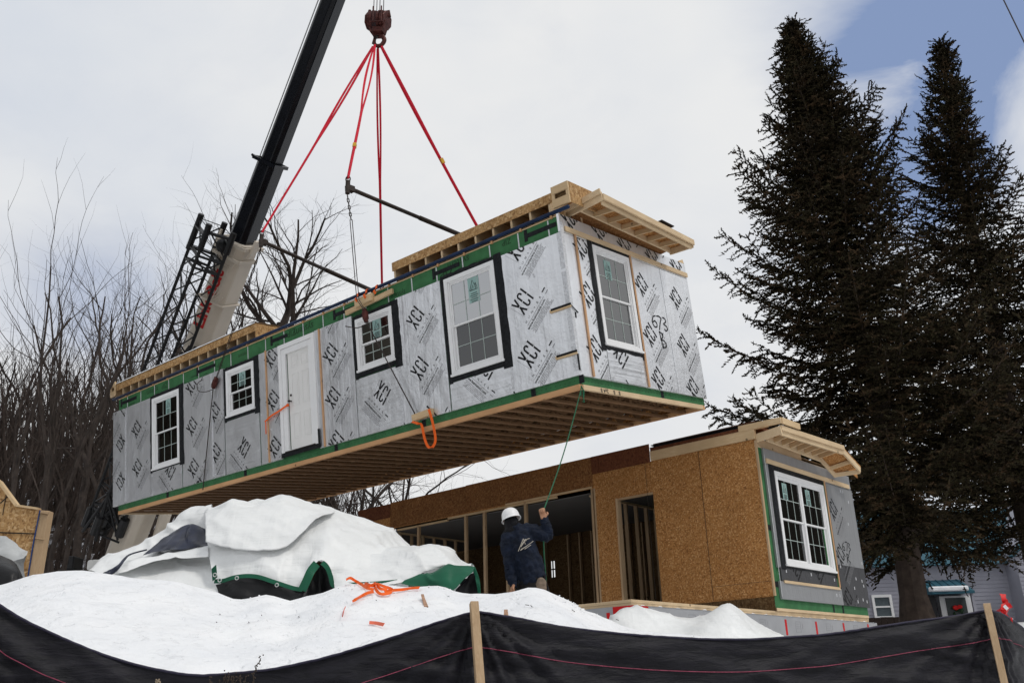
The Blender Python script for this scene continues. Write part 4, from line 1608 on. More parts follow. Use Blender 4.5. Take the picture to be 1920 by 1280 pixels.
g.box((b0.x, 29.4, b0.z - 2.2), (b1.x + .1, 31, b0.z + .02))
g.box((b0.x + .45, 29.2, b0.z + .03), (b1.x + .1, 30.6, b0.z + .36))
o = bevel(g.build('machine_body', 'white_paint', cr, world=True), .08, 3)
g = MB()
g.box((b0.x - .5, 29.35, b0.z - 2.0), (b0.x - .02, 30.7, b0.z + .1))
g.box((b0.x - .25, 29.3, b0.z + .1), (b0.x - .02, 30.0, b0.z + .5))
g.tube([Vector((b0.x - .45, 29.3, b0.z - .1)), Vector((b0.x - .2, 29.3, b0.z + .35))], .05, 6)
bevel(g.build('engine_housing', 'blackmetal', cr, world=True), .04)
# crane carrier behind the snow
g = MB()
g.box((BASE.x - 1.6, 29.5, 2.8), (BASE.x + 6.0, 32.2, 3.9))
bevel(g.build('carrier', 'white_paint', cr, world=True), .08, 2)
for i in range(4):
    g = MB()
    q = Vector((BASE.x - 1 + i * 1.9, 29.45, 2.75))
    g.tube([q, q + Vector((0, .5, 0))], .62, 20)
    g.build('wheel', 'blackmetal', cr, world=True, smooth=False)
g = MB()
cd = at(262, 1055, 30.2)
g.tube([at(232, 965, 30), at(237, 1010, 30), at(240, 1040, 30)], .02, 5)
g.build('green_hose', 'green_rope', cr, world=True)

# ================================================================== ground
CR = [(-700, 1140), (-300, 1120), (0, 1096), (60, 1076), (110, 1068), (160, 1067), (200, 1074), (260, 1084), (330, 1089), (400, 1107), (445, 1124), (500, 1113), (545, 1126), (600, 1111), (640, 1096),
      (700, 1091), (760, 1100), (820, 1098), (870, 1110), (920, 1112), (960, 1107), (1000, 1101), (1030, 1110), (1070, 1125), (1110, 1150), (1160, 1172), (1240, 1185), (1400, 1198), (1520, 1190), (1640, 1200), (1900, 1190), (2300, 1200)]
YC = 10.4
ca = []
for p in CR:
    q = at(p[0], p[1], YC)
    ca.append((q.x / YC, q.z))
CA = [c[0] for c in ca]
CZ = [c[1] for c in ca]
GA, GZ = [-.9, -.3, .02, .09, .14, .3, .6], [2.0, 2.05, 1.72, 1.80, 2.0, 2.08, 2.1]
def sm(t):
    t = max(0, min(1, t))
    return t * t * (3 - 2 * t)
def far_z(x, y):
    z = interp(y, [11, 18, 28, 60, 120, 200], [2.1, 2.2, 2.95, 3.4, 3.8, 4])
    return z
def ground_z(x, y):
    if y < 3.0:
        return 0.0 + (0.02 * noise.noise(Vector((x * .8, y * .8, 0))) if abs(x) < 30 else 0)
    rgh = max(0, noise.noise(Vector((x * .45 + 1.3, y * .45, 9))) + .15)
    n = .05 * noise.noise(Vector((x * .7, y * .7, 3))) + (.024 + .08 * rgh) * noise.noise(Vector((x * 2.6, y * 2.6, 5))) + (.010 + .055 * rgh) * noise.noise(Vector((x * 8, y * 8, 1)))
    if y < 4.4:
        return 1.05 * sm((y - 3.0) / 1.4) + n * .3
    a = x / y
    zc = interp(a, CA, CZ)
    g = interp(a, GA, GZ)
    if y < YC:
        t = (y - 4.4) / (YC - 4.4)
        nz = n * (1 - sm((t - .75) / .25)) + (n * .35) * sm((t - .75) / .25)
        return 1.05 + (zc - 1.05) * (t ** .96) + nz
    d = (y - YC) / .85
    z = zc + (g - zc) * sm(d)
    if y > 11.5:
        z = g + (far_z(x, y) - g) * sm((y - 14.2) / 8)
    return z + n * (.35 if y < 11.5 else .6)
xs = sorted(set(np.round(np.concatenate([np.arange(-9, 9.01, .09), -9 - np.geomspace(.2, 250, 40), 9 + np.geomspace(.2, 250, 40)]), 3).tolist()))
ys_ = sorted(set(np.round(np.concatenate([-np.geomspace(.5, 250, 18), np.arange(0, 3, .5), np.arange(3, 12.5, .09), 12.5 + np.geomspace(.15, 360, 60)]), 3).tolist()))
g = MB()
g.grid([[Vector((x, y, ground_z(x, y))) for x in xs] for y in ys_])
gr = g.build('snow_ground', 'snow', None, smooth=True)
gr['kind'] = 'structure'
g = MB()
g.grid([[Vector((x, y, .03)) for x in (-200, 200)] for y in (-14, 1.6)])
o = g.build('road', 'asphalt', None)
o['kind'] = 'structure'
# small clods along the mound
random.seed(11)
g = MB()
for i in range(120):
    px = random.choice([random.uniform(430, 720), random.uniform(620, 1000), random.uniform(1040, 1120)])
    q = at(px, 1130, YC)
    y = random.uniform(9.9, 10.5)
    x = q.x / YC * y
    r = random.uniform(.004, .012)
    g.sphere((x, y, ground_z(x, y) + r * .4), (r, r * .9, r * .75), 6, 4)
o = g.build('snow_clods', 'snow', None, smooth=True)
o['kind'] = 'stuff'

# wooded hill
def hill_z(x, y):
    a = -x / max(y, 1)
    s = sm((y - 36) / 66)
    side = interp(a, [-.9, -.3, -.02, .08, .19, .28, .40, .6, 1.2], [3, 2, 2.5, 4.5, 10, 18, 22, 24, 25])
    return far_z(x, y) - .6 * (1 - sm((y - 36) / 6)) + s * side + 1.2 * noise.noise(Vector((x * .05, y * .05, 0))) * sm((y - 45) / 20)
g = MB()
hx = [-190 + i * 3.8 for i in range(101)]
hy = [38 + i * 2.6 for i in range(60)]
g.grid([[Vector((x, y, hill_z(x, y))) for x in hx] for y in hy])
o = g.build('wooded_hill', 'hill', None, smooth=True)
o['kind'] = 'structure'

# ================================================================== trees without leaves
def bare_tree(seed, hgt, r0, stems=1, spread=.5, lvl=5, twig=.010, droop=0.0, upk=.35, wig=.16, dens=1.0, first=.25, fork=None):
    rnd = random.Random(seed)
    tr, br = MB(), MB()
    count = [0]
    def grow(p, d, r, L, depth):
        count[0] += 1
        n = max(3, int(L / (.35 + r * 2.5)))
        n = min(n, 12)
        pts, rs = [p], [r]
        dd = d.copy()
        for i in range(n):
            dd = (dd + Vector((rnd.gauss(0, wig), rnd.gauss(0, wig), rnd.gauss(0, wig * .6) + upk * .12))).normalized()
            p = p + dd * (L / n)
            pts.append(p)
            rs.append(r * (1 - .72 * (i + 1) / n) if depth < lvl else r * (1 - .6 * (i + 1) / n))
        sides = 7 if r > .09 else (5 if r > .035 else 3)
        (tr if r > .09 else br).tube(pts, rs, sides, cap=False)
        if depth >= lvl or r < twig:
            return
        nk = int(max(2, (rnd.uniform(3.2, 5.2) if depth else rnd.uniform(6, 9)) * dens))
        for k in range(nk):
            u = first + (1 - first) * (k + rnd.random()) / nk if depth == 0 else .12 + .86 * (k + rnd.random()) / nk
            i = min(int(u * n), n - 1)
            q = pts[i].lerp(pts[i + 1], u * n - i)
            base = (pts[i + 1] - pts[i]).normalized()
            rv = Vector((rnd.gauss(0, 1), rnd.gauss(0, 1), rnd.gauss(0, .5)))
            rv = (rv - base * rv.dot(base)).normalized()
            nd = (base * (1 - spread * .55) + rv * spread * rnd.uniform(.7, 1.25) + Vector((0, 0, upk * .4 - droop))).normalized()
            rr = max(rs[i] * rnd.uniform(.34, .60), twig * .55)
            grow(q, nd, rr, L * rnd.uniform(.38, .62) * (1.05 - .35 * u), depth + 1)
    if fork:
        h0 = hgt * fork
        tp = [Vector((.15 * math.sin(k), .1 * math.cos(k * 1.3), h0 * k / 6)) for k in range(7)]
        tr.tube(tp, [r0 * (1.25 if k == 0 else 1 - .04 * k) for k in range(7)], 9, cap=False)
        for s in range(5):
            a = 2 * PI * s / 5 + rnd.random() * .8
            tilt = (.25, .75, .5, 1.0, .65)[s]
            d = Vector((math.cos(a) * tilt, math.sin(a) * tilt, 1)).normalized()
            grow(tp[-1] - Vector((0, 0, .1 + .25 * s)), d, r0 * rnd.uniform(.34, .48), hgt * (1 - fork) * rnd.uniform(.95, 1.25), 0)
        return tr, br
    for s in range(stems):
        a = 2 * PI * s / stems + rnd.random()
        d = Vector((math.cos(a) * (.22 if stems > 1 else .03), math.sin(a) * (.22 if stems > 1 else .03), 1)).normalized()
        off = Vector((math.cos(a), math.sin(a), 0)) * (.22 if stems > 1 else 0)
        grow(off, d, r0 * (1 if stems == 1 else rnd.uniform(.6, .9)), hgt * rnd.uniform(.72, .85 if stems > 1 else .8), 0)
    return tr, br

def plant_tree(name, label, cat, loc, tb, mat='bark', group=None, rot=0, scale=1, lean=(0, 0)):
    mt = Matrix.Translation(loc) @ Matrix.Rotation(rot, 4, 'Z') @ Matrix.Rotation(lean[0], 4, 'Y') @ Matrix.Rotation(lean[1], 4, 'X') @ Matrix.Scale(scale, 4)
    t = thing(name, label, cat, mt, group)
    tb[0].build('trunk', mat, t)
    tb[1].build('branches', mat, t)
    return t

def gp(px, py, y):
    q = at(px, py, y)
    return Vector((q.x, q.y, ground_z(q.x, q.y) - .1))
FG = [(20, 23.5, 4, 12.4, .10, 'bare multi stemmed tree at the left edge of the photo, slender trunks fanning upward'),
      (95, 22.5, 5, 11.8, .10, 'bare multi stemmed tree behind the strand board roof piece, its thin stems reaching highest'),
      (150, 33.8, 5, 17.2, .13, 'bare multi stemmed tree between the roof piece and the crane jib, leaning to the right')]
for i, (px, y, st, h, r, lab) in enumerate(FG):
    plant_tree('bare_tree', lab, 'tree', gp(px, 1000, y), bare_tree(20 + i, h, r, st, .42, 4, .009, 0, .75, .13, .85, .30), group='bare trees on the left', lean=(.06 * (i - 1), 0))
BG = [(505, 1000, 36, 18.6, .36, 'large bare tree with a thick forked trunk behind the lifted section, right of the boom', 51, .62, 0, .72),
      (265, 1000, 34, 15.5, .26, 'crooked bare tree seen through the black lattice jib', 52, .62, 0, .5),
      (215, 1000, 31, 12.5, .22, 'bare tree with a long low limb left of the far end of the lifted section', 57, .7, 0, .4),
      (440, 1000, 44, 20.5, .3, 'bare tree directly behind the beige boom section', 58, .6, 0, .62),
      (395, 1000, 50, 22.0, .28, 'bare tree behind the boom and the far roof piece of the lifted section', 59, .6, 0, .6),
      (685, 1000, 42, 10.5, .30, 'stout bare tree under the lifted section, left end of the lower roof line', 54, .7, 0, .5),
      (755, 1000, 50, 15.0, .24, 'bare tree with arching twigs seen between the two house sections', 55, .8, 0, .45),
      (150, 1000, 44, 19.0, .28, 'bare tree on the slope behind the multi stemmed trees', 56, .6, 0, .5)]
for i, (px, py, y, h, r, lab, sd, sp, dr, fk) in enumerate(BG):
    plant_tree('bare_tree', lab, 'tree', gp(px, py, y), bare_tree(sd, h, r * .8, 1, sp, 4, .007, dr, .30, .17, 1.15, .12, fork=fk), group='bare trees behind the crane')
protos = []
random.seed(99)
for i in range(5):
    protos.append(bare_tree(80 + i, 13, .17, 1, .5, 4, .012, 0, .5, .10, .95, .22))
pm = []
k = 0
labf = 'slim bare tree in the wood on the snowy hillside at the left'
for i in range(285):
    px = random.uniform(-260, 640) if i % 3 else random.uniform(-200, 300)
    y = random.choice([random.uniform(44, 70), random.uniform(55, 105)])
    if i > 235:
        px = random.uniform(560, 850)
        y = random.uniform(60, 95)
    q = at(px, 1000, y)
    loc = Vector((q.x, y, hill_z(q.x, y) - .2))
    sc = random.uniform(.75, 1.15) * (.6 if px > 700 else (.8 if px > 560 else 1))
    mt = Matrix.Translation(loc) @ Matrix.Rotation(random.uniform(0, 6.28), 4, 'Z') @ Matrix.Diagonal((sc, sc, sc * random.uniform(.9, 1.15), 1))
    j = i % 5
    t = thing('bare_tree', labf, 'tree', mt, 'bare trees of the hillside wood')
    if i < 5:
        a = protos[j][0].build('trunk', 'bark_far', t)
        b = protos[j][1].build('branches', 'bark_far', t)
        pm.append((a, b))
    else:
        for s in pm[j]:
            o = s.copy()
            COL.objects.link(o)
            o.parent = t
# undergrowth on the slope
random.seed(17)
def brush(n, xr, yr, h, name, lab):
    g = MB()
    for i in range(n):
        px = random.uniform(*xr)
        y = random.uniform(*yr)
        q = at(px, 1050, y)
        z = hill_z(q.x, y) if y > 40 else ground_z(q.x, y)
        b = Vector((q.x, y, z - .1))
        hh = h * random.uniform(.4, 1.2)
        d = Vector((random.gauss(0, .35), random.gauss(0, .2), 1))
        p1 = b + d * hh * .5
        p2 = p1 + (d + Vector((random.gauss(0, .4), 0, 0))) * hh * .5
        g.tube([b, p1, p2], [.022, .014, .004], 3, cap=False)
        for k in range(3):
            q0 = b.lerp(p1, random.random()) if random.random() < .5 else p1.lerp(p2, random.random())
            g.tube([q0, q0 + Vector((random.gauss(0, .5), random.gauss(0, .3), random.uniform(.2, .9))) * hh * .25], [.010, .004], 3, cap=False)
    o = g.build(name, 'bark_far', None)
    o['kind'] = 'stuff'
    o['label'] = lab
brush(5200, (-200, 740), (34, 92), 3.6, 'brushwood', 'brown brushwood covering the hillside')

# ================================================================== spruces
def spruce(seed, hgt, rbase, r0, dens, bare):
    rnd = random.Random(seed)
    tr, wd, lf = MB(), MB(), MB()
    n = 24
    tpts = [Vector((.12 * math.sin(i * .5 + seed), .1 * math.cos(i * .4), hgt * i / n)) for i in range(n + 1)]
    tr.tube(tpts, [max(.02, r0 * (1 - i / n) ** .85 * (1.35 if i == 0 else 1)) for i in range(n + 1)], 10)
    V, Fc = lf.v, lf.f
    def quad(c, a, b):
        k = len(V)
        V.append(tuple(c - a * .5 - b * .5)); V.append(tuple(c + a * .5 - b * .3)); V.append(tuple(c + a * .62)); V.append(tuple(c + a * .45 + b * .45)); V.append(tuple(c - a * .5 + b * .5))
        Fc.append((k, k + 1, k + 2, k + 3, k + 4))
    z = hgt * bare
    while z < hgt * .993:
        t = (z - hgt * bare) / (hgt * (1 - bare))
        ti = min(int(z / hgt * n), n - 1)
        tp = tpts[ti].lerp(tpts[ti + 1], z / hgt * n - ti)
        prof = rbase * min(1.0, (1 - t) ** .80 * 1.10) * (.75 + .25 * min(1, t / .15))
        nb = rnd.choice((3, 4, 4)) if t < .9 else 4
        a0 = rnd.random() * 6.28
        for b in range(nb):
            if rnd.random() > dens:
                continue
            az = a0 + 2 * PI * b / nb + rnd.gauss(0, .22)
            L = prof * ((rnd.uniform(.98, 1.16) if rnd.random() < .24 else rnd.uniform(.66, .86)) * (1 + .22 * noise.noise(Vector((az * 1.1, z * .5, seed))))) + .15
            el = (1.15 * t ** 1.1 - .16 * (1 - t)) + rnd.gauss(0, .13)
            hd = Vector((math.cos(az), math.sin(az), 0))
            sd = Vector((-hd.y, hd.x, 0))
            m = max(4, int(L / .45))
            pts = []
            for k in range(m + 1):
                u = k / m
                zz = math.sin(el) * L * u - .20 * L * (1 - t) * math.sin(u * PI * .75) + .30 * L * u * u * (1 - t * .5)
                pts.append(tp + hd * L * u * math.cos(el) + Vector((0, 0, zz)))
            wd.tube(pts, [max(.006, .028 * (L / 4) * (1 - u / m) + .006) for u in range(m + 1)], 4, cap=False)
            s = .12 * L if t < .5 else .08 * L
            while s < L:
                u = s / L
                i = min(int(u * m), m - 1)
                q = pts[i].lerp(pts[i + 1], u * m - i)
                fd = (pts[i + 1] - pts[i]).normalized()
                tl = (1.05 * (1 - u) ** .45 * min(1, u * 2.4 + .25)) * min(1.2, .30 * L + .2) + .26
                for sg in (-1, 1):
                    dr = (fd * rnd.uniform(.5, .9) + sd * sg * rnd.uniform(.7, 1.1) + Vector((0, 0, rnd.uniform(-.55, .10)))).normalized()
                    tlen = tl * rnd.uniform(.6, 1.15)
                    c = 0.05
                    while c < tlen:
                        p = q + dr * c + Vector((0, 0, -.22 * c * c))
                        for _ in range(3):
                            al = (dr + Vector((rnd.gauss(0, .5), rnd.gauss(0, .5), rnd.gauss(0, .45)))).normalized() * rnd.uniform(.09, .20)
                            bw = al.cross(Vector((rnd.gauss(0, 1), rnd.gauss(0, 1), rnd.gauss(0, 1)))).normalized() * rnd.uniform(.026, .058)
                            quad(p, al, bw)
                        c += .12
                # needles on the branch itself
                quad(q, (fd + Vector((rnd.gauss(0, .3), rnd.gauss(0, .3), rnd.gauss(0, .3)))).normalized() * .22, sd * .07)
                s += .185
            quad(pts[-1], (pts[-1] - pts[-2]).normalized() * .22, sd * .05)
        z += .185 * (1.0 if t < .6 else .8)
    return tr, wd, lf

def place_spruce(label, base, top, seed, rb, r0, dens, bare):
    v = top - base
    q = Vector((0, 0, 1)).rotation_difference(v.normalized()).to_matrix().to_4x4()
    t = thing('spruce_tree', label, 'tree', Matrix.Translation(base) @ q, 'tall spruces on the right')
    tr, wd, lf = spruce(seed, v.length, rb, r0, dens, bare)
    tr.build('trunk', 'spruce_bark', t)
    wd.build('limbs', 'spruce_bark', t)
    lf.build('crown', 'needle', t)
    return t
place_spruce('tall dense dark spruce right behind the standing house section', at(1733, 1175, 28), at(1487, 52, 28.0), 5, 5.3, .42, .93, .135)
place_spruce('dark spruce with an open crown at the right edge of the photo', at(1968, 1180, 30), at(1757, 82, 30), 8, 4.4, .40, .64, .15)
# ================================================================== tarpaulins
def patch(rows, nc, nr, amp=.03, fs=2.2, seed=0, ridge=.03, rdir=(1, .2, .6), fine=.006):
    """surface through control rows (lists of (px, py, Y)); returns grid of points with folds"""
    R_ = [catmull([at(*p) for p in r], nc) for r in rows]
    m = min(len(r) for r in R_)
    cols = []
    for j in range(m):
        cols.append(catmull([r[j] for r in R_], nr))
    P = [[cols[j][i] for j in range(m)] for i in range(len(cols[0]))]
    rd = Vector(rdir)
    out = []
    ni = len(P)
    for i, row in enumerate(P):
        o = []
        for j, p in enumerate(row):
            a = P[min(i + 1, ni - 1)][j] - P[max(i - 1, 0)][j]
            b = row[min(j + 1, m - 1)] - row[max(j - 1, 0)]
            n = b.cross(a)
            n = n.normalized() if n.length > 1e-9 else Vector((0, -1, 0))
            if n.y > 0:
                n = -n
            ph = Vector((p.x * fs + seed, p.y * fs, p.z * fs))
            w = noise.noise(ph) * amp * .8
            q = p.dot(rd) * 7 + 2.2 * noise.noise(ph * .7 + Vector((3, 1, seed)))
            rr = 1 - abs(math.sin(q))
            msk = max(0, noise.noise(ph * .6 + Vector((9, seed, 2))) + .25)
            w += ridge * rr ** 3 * msk * 1.4
            vd = noise.voronoi(Vector((p.x * 1.5 + .5 * noise.noise(p * 1.3), p.y * .8, p.z * 1.7 + seed)))[0]
            w += amp * .5 * (vd[1] - vd[0])
            for (fa, fb, fc, fq, fA) in ((.9, .3, .6, 1.1, .9), (-.6, .2, 1.0, 1.5, .6), (1.3, .1, -.4, .8, .9), (.2, .1, 1.4, 2.3, .35)):
                sv = (p.x * fa + p.y * fb + p.z * fc) * fq + .55 * noise.noise(p * .9 + Vector((seed, fa, fq))) + seed * .37
                w += amp * 1.7 * fA * (abs((sv % 1) - .5) - .25)
            w += fine * noise.noise(p * 14)
            o.append(p + n * w - Vector((0, 0, .02)))
        out.append(o)
    return out
def up(rows, dY, dpy):
    return [(p[0], p[1] + dpy, p[2] + dY) for p in rows]

tp = thing('tarpaulin_heap', 'big heap under white tarpaulins with green hem and black underside, on the snow mound', 'tarpaulin', loc=at(600, 1090, 11.6))
hem = [(400, 1085, 11.15), (438, 1079, 11.1), (483, 1078, 11.05), (528, 1091, 11.05), (566, 1104, 11.05), (583, 1072, 11.1), (601, 1052, 11.15), (617, 1066, 11.15), (625, 1096, 11.1), (690, 1093, 11.1), (775, 1078, 11.1)]
low = [(394, 1050, 11.3), (436, 1052, 11.2), (480, 1050, 11.15), (525, 1055, 11.15), (560, 1062, 11.15), (578, 1050, 11.2), (600, 1042, 11.22), (620, 1048, 11.25), (640, 1060, 11.25), (700, 1062, 11.3), (775, 1060, 11.3)]
mid = [(388, 1005, 11.6), (432, 1008, 11.45), (478, 1005, 11.4), (522, 1003, 11.4), (562, 1005, 11.45), (590, 1003, 11.5), (615, 1002, 11.5), (645, 1008, 11.6), (680, 1018, 11.7), (725, 1030, 11.8), (772, 1042, 11.8)]
cre = [(384, 967, 12.1), (432, 953, 12.0), (478, 946, 12.0), (515, 945, 12.0), (548, 947, 12.0), (585, 951, 12.1), (620, 958, 12.1), (655, 972, 12.2), (695, 985, 12.3), (735, 1008, 12.4), (768, 1028, 12.4)]
tops_ = [(p[0], p[1] - 1, p[2] + .5) for p in cre]
g = MB()
g.grid(patch([hem, low, mid, cre, tops_, up(cre, 1.6, 95)], 9, 12, .06, 1.6, 1, .05, (1, .1, .15)))
g.build('main_sheet', 'tarp', tp, world=True, smooth=True)
# folded flap crossing the main sheet
g = MB()
e0 = [(386, 1012, 11.35), (430, 1024, 11.2), (486, 1031, 11.15), (525, 1023, 11.15), (552, 1006, 11.25), (578, 982, 11.45), (600, 966, 11.65), (626, 957, 11.9)]
e1 = [(386, 985, 11.6), (430, 988, 11.45), (480, 992, 11.4), (520, 985, 11.45), (548, 975, 11.55), (576, 965, 11.7), (600, 959, 11.8), (626, 956, 11.95)]
e2 = [(385, 964, 12.0), (432, 951, 11.9), (478, 944, 11.9), (515, 943, 11.9), (548, 945, 11.9), (580, 949, 11.95), (603, 953, 12.0), (627, 957, 12.1)]
g.grid(patch([e0, e1, e2, up(e2, .7, 10)], 9, 10, .04, 1.9, 4, .035, (1, 0, .5)))
o = g.build('folded_flap', 'tarp', tp, world=True, smooth=True)
sd = o.modifiers.new('s', 'SOLIDIFY'); sd.thickness = .012
# low sheet on the right
g = MB()
gc = [(622, 1050, 11.5), (640, 1046, 11.5), (680, 1038, 11.5), (740, 1029, 11.5), (785, 1024, 11.5), (822, 1023, 11.5), (846, 1033, 11.5), (862, 1055, 11.5), (888, 1062, 11.5)]
gb = [(628, 1100, 10.95), (650, 1100, 10.9), (690, 1098, 10.9), (735, 1094, 10.9), (765, 1084, 10.95), (790, 1073, 11.0), (815, 1062, 11.05), (838, 1056, 11.1), (872, 1060, 11.2)]
gm = [((a[0] + b[0]) / 2, (a[1] * .45 + b[1] * .55), 11.1) for a, b in zip(gc, gb)]
g.grid(patch([gb, gm, gc, up(gc, .5, 2), up(gc, 1.0, 60)], 9, 9, .045, 2.0, 7, .05, (.5, .3, .9)))
o = g.build('low_sheet', 'tarp', tp, world=True, smooth=True)
# sheets on the left
g = MB()
hc_ = [(170, 1068, 11.6), (205, 1042, 11.9), (258, 1028, 12.1), (305, 1003, 12.3), (334, 974, 12.4), (360, 961, 12.4), (398, 957, 12.3)]
hm_ = [(182, 1078, 11.3), (225, 1064, 11.5), (275, 1052, 11.6), (315, 1040, 11.8), (345, 1028, 11.9), (368, 1022, 11.9), (398, 1018, 11.8)]
hb_ = [(165, 1100, 10.9), (215, 1105, 10.95), (270, 1112, 11.0), (320, 1118, 11.0), (360, 1122, 11.0), (400, 1125, 11.0), (425, 1125, 11.0)]
g.grid(patch([hb_, hm_, hc_, up(hc_, .4, 4), up(hc_, 1.2, 90)], 10, 10, .06, 2.1, 9, .06, (.7, .2, .9)))
g.build('left_sheet', 'tarp', tp, world=True, smooth=True)
g = MB()
f0 = [(205, 1078, 11.0), (250, 1060, 11.2), (300, 1048, 11.35), (345, 1043, 11.4), (392, 1042, 11.35)]
f1 = [(215, 1060, 11.3), (255, 1044, 11.4), (300, 1034, 11.55), (345, 1029, 11.6), (392, 1024, 11.5)]
g.grid(patch([f0, f1, up(f1, .3, 2)], 9, 6, .03, 2.5, 3, .03))
g.build('left_fold', 'tarp', tp, world=True, smooth=True)
g = MB()
n0 = [(268, 1038, 11.62), (300, 1031, 11.6), (330, 1027, 11.58), (360, 1024, 11.55), (392, 1022, 11.5)]
n1 = [(300, 1012, 11.8), (322, 1002, 11.85), (342, 990, 11.9), (364, 986, 11.85), (392, 996, 11.75)]
n2 = [(312, 1003, 11.95), (330, 992, 12.0), (347, 984, 12.0), (362, 982, 12.0), (388, 989, 11.9)]
g.grid(patch([n0, n1, n2, up(n2, .3, 8)], 9, 8, .02, 3, 5, .03))
g.build('dark_film', 'navyfilm', tp, world=True, smooth=True)
g = MB()
g.tube(catmull([at(196, 1081, 11.0), at(207, 1073, 11.05), at(222, 1062, 11.1), at(234, 1047, 11.3), at(246, 1038, 11.5), at(275, 1030, 11.7)], 5), [.05, .05, .05, .045, .04, .04, .035, .03, .03, .028, .025, .022, .02, .02, .018, .018, .015, .015, .012, .012, .010, .010, .01, .01, .01, .01], 6)
g.build('dark_edge', 'navyfilm', tp, world=True, smooth=True)
# green hem with eyelets
def hemribbon(pts, w, name='green_hem', dy=-.03):
    g = MB()
    q = catmull([at(p[0], p[1], p[2] + dy) for p in pts], 6)
    g.ribbon(q, w, side=(0, .15, 1), thick=.006)
    return g.build(name, 'tgreen', tp, world=True)
hemribbon([(401, 1062, 11.12), (403, 1085, 11.06)], .09)
hemribbon([(402, 1089, 11.12), (418, 1088, 11.08), (438, 1082, 11.05), (462, 1079, 11.0), (485, 1081, 11.0), (510, 1089, 11.0), (528, 1095, 11.0), (550, 1102, 11.0), (567, 1105, 11.0)], .048)
hemribbon([(566, 1106, 11.0), (574, 1090, 11.02), (583, 1070, 11.05), (594, 1056, 11.1)], .10)
hemribbon([(604, 1054, 11.1), (614, 1064, 11.1), (620, 1080, 11.08), (626, 1097, 11.05), (650, 1096, 11.0), (700, 1094, 11.0), (745, 1090, 10.98)], .055)
g = MB()
for p in ((403, 1077, 11.0), (412, 1087, 10.98), (444, 1083, 10.96), (519, 1096, 10.92), (700, 1096, 10.9)):
    c = at(*p)
    g.tube([c + Vector((.020 * math.cos(k * PI / 5), 0, .020 * math.sin(k * PI / 5))) for k in range(11)], .006, 5)
g.each('eyelet', 'grommet', tp, world=True)
g = MB()
b0 = [(404, 1092, 11.16), (440, 1086, 11.12), (485, 1084, 11.08), (528, 1096, 11.08), (568, 1106, 11.08), (585, 1085, 11.2), (601, 1056, 11.3), (616, 1072, 11.2), (626, 1098, 11.12)]
b1 = [(412, 1110, 11.1), (445, 1112, 11.0), (485, 1112, 11.0), (528, 1114, 11.0), (562, 1122, 11.0), (585, 1112, 11.15), (601, 1105, 11.25), (616, 1108, 11.15), (628, 1110, 11.1)]
b2 = [(420, 1135, 11.05), (448, 1145, 11.0), (485, 1145, 11.0), (528, 1145, 11.0), (562, 1150, 11.0), (585, 1150, 11.1), (601, 1150, 11.2), (616, 1145, 11.1), (630, 1140, 11.1)]
g.grid(patch([b0, b1, b2], 9, 8, .05, 2.6, 12, .05, (.3, .2, 1)))
g.build('black_skirt', 'tblack', tp, world=True, smooth=True)
g = MB()
g0 = [(752, 1092, 10.9), (785, 1100, 10.85), (812, 1098, 10.85), (838, 1104, 10.8), (852, 1101, 10.8), (868, 1082, 10.85), (888, 1068, 10.95)]
g1 = [(760, 1084, 10.95), (787, 1078, 10.92), (806, 1078, 10.9), (832, 1068, 10.92), (850, 1070, 10.92), (872, 1066, 10.95), (889, 1065, 11.0)]
g2 = [(772, 1080, 11.0), (788, 1071, 11.0), (806, 1073, 10.98), (836, 1054, 11.05), (852, 1056, 11.05), (874, 1059, 11.1), (890, 1063, 11.1)]
g.grid(patch([g0, g1, g2, up(g2, .3, 0)], 8, 8, .03, 4, 15, .04, (.6, .1, .9)))
g.build('green_sheet', 'tgreen', tp, world=True, smooth=True)
g = MB()
k0 = [(848, 1116, 10.9), (860, 1118, 10.95), (875, 1120, 11.0), (898, 1120, 10.95)]
k1 = [(853, 1100, 10.92), (866, 1095, 11.0), (880, 1090, 11.05), (896, 1095, 10.97)]
k2 = [(868, 1084, 10.92), (874, 1078, 11.0), (884, 1070, 11.0), (893, 1072, 11.0)]
g.grid(patch([k0, k1, k2], 8, 8, .03, 5, 18, .04))
k3 = [(793, 1112, 10.84), (805, 1114, 10.84), (820, 1113, 10.83)]
k4 = [(793, 1100, 10.85), (806, 1099, 10.85), (818, 1100, 10.84)]
g.grid(patch([k3, k4], 6, 6, .02, 5, 19, .03))
g.each('black_lining', 'tblack', tp, world=True, smooth=True)
hemribbon([(889, 1066, 11.0), (894, 1080, 10.95), (897, 1095, 10.93), (899, 1116, 10.9)], .045)
hemribbon([(812, 1098, 10.84), (818, 1104, 10.82), (822, 1113, 10.8)], .03)

# white cover by the foundation
wt = thing('white_cover', 'smooth white cover with a sharp peak, lying against the grey foundation wall', 'cover', loc=at(1365, 1190, 12.3))
g = MB()
w0 = [(1120, 1205, 11.9), (1180, 1205, 11.8), (1240, 1206, 11.8), (1290, 1210, 11.7), (1330, 1212, 11.6), (1372, 1214, 11.6), (1420, 1212, 11.7), (1475, 1208, 12.0)]
w1 = [(1140, 1180, 12.2), (1180, 1172, 12.2), (1240, 1178, 12.2), (1285, 1182, 12.1), (1328, 1172, 12.0), (1368, 1165, 11.95), (1415, 1180, 12.05), (1472, 1200, 12.2)]
w2 = [(1139, 1166, 12.5), (1166, 1141, 12.5), (1208, 1140, 12.5), (1278, 1156, 12.5), (1318, 1156, 12.4), (1364, 1131, 12.35), (1408, 1160, 12.4), (1466, 1192, 12.5)]
g.grid(patch([w0, w1, w2, up(w2, .3, 3), up(w2, .6, 40)], 9, 8, .02, 1.5, 22, .045, (1, .2, .9), .004))
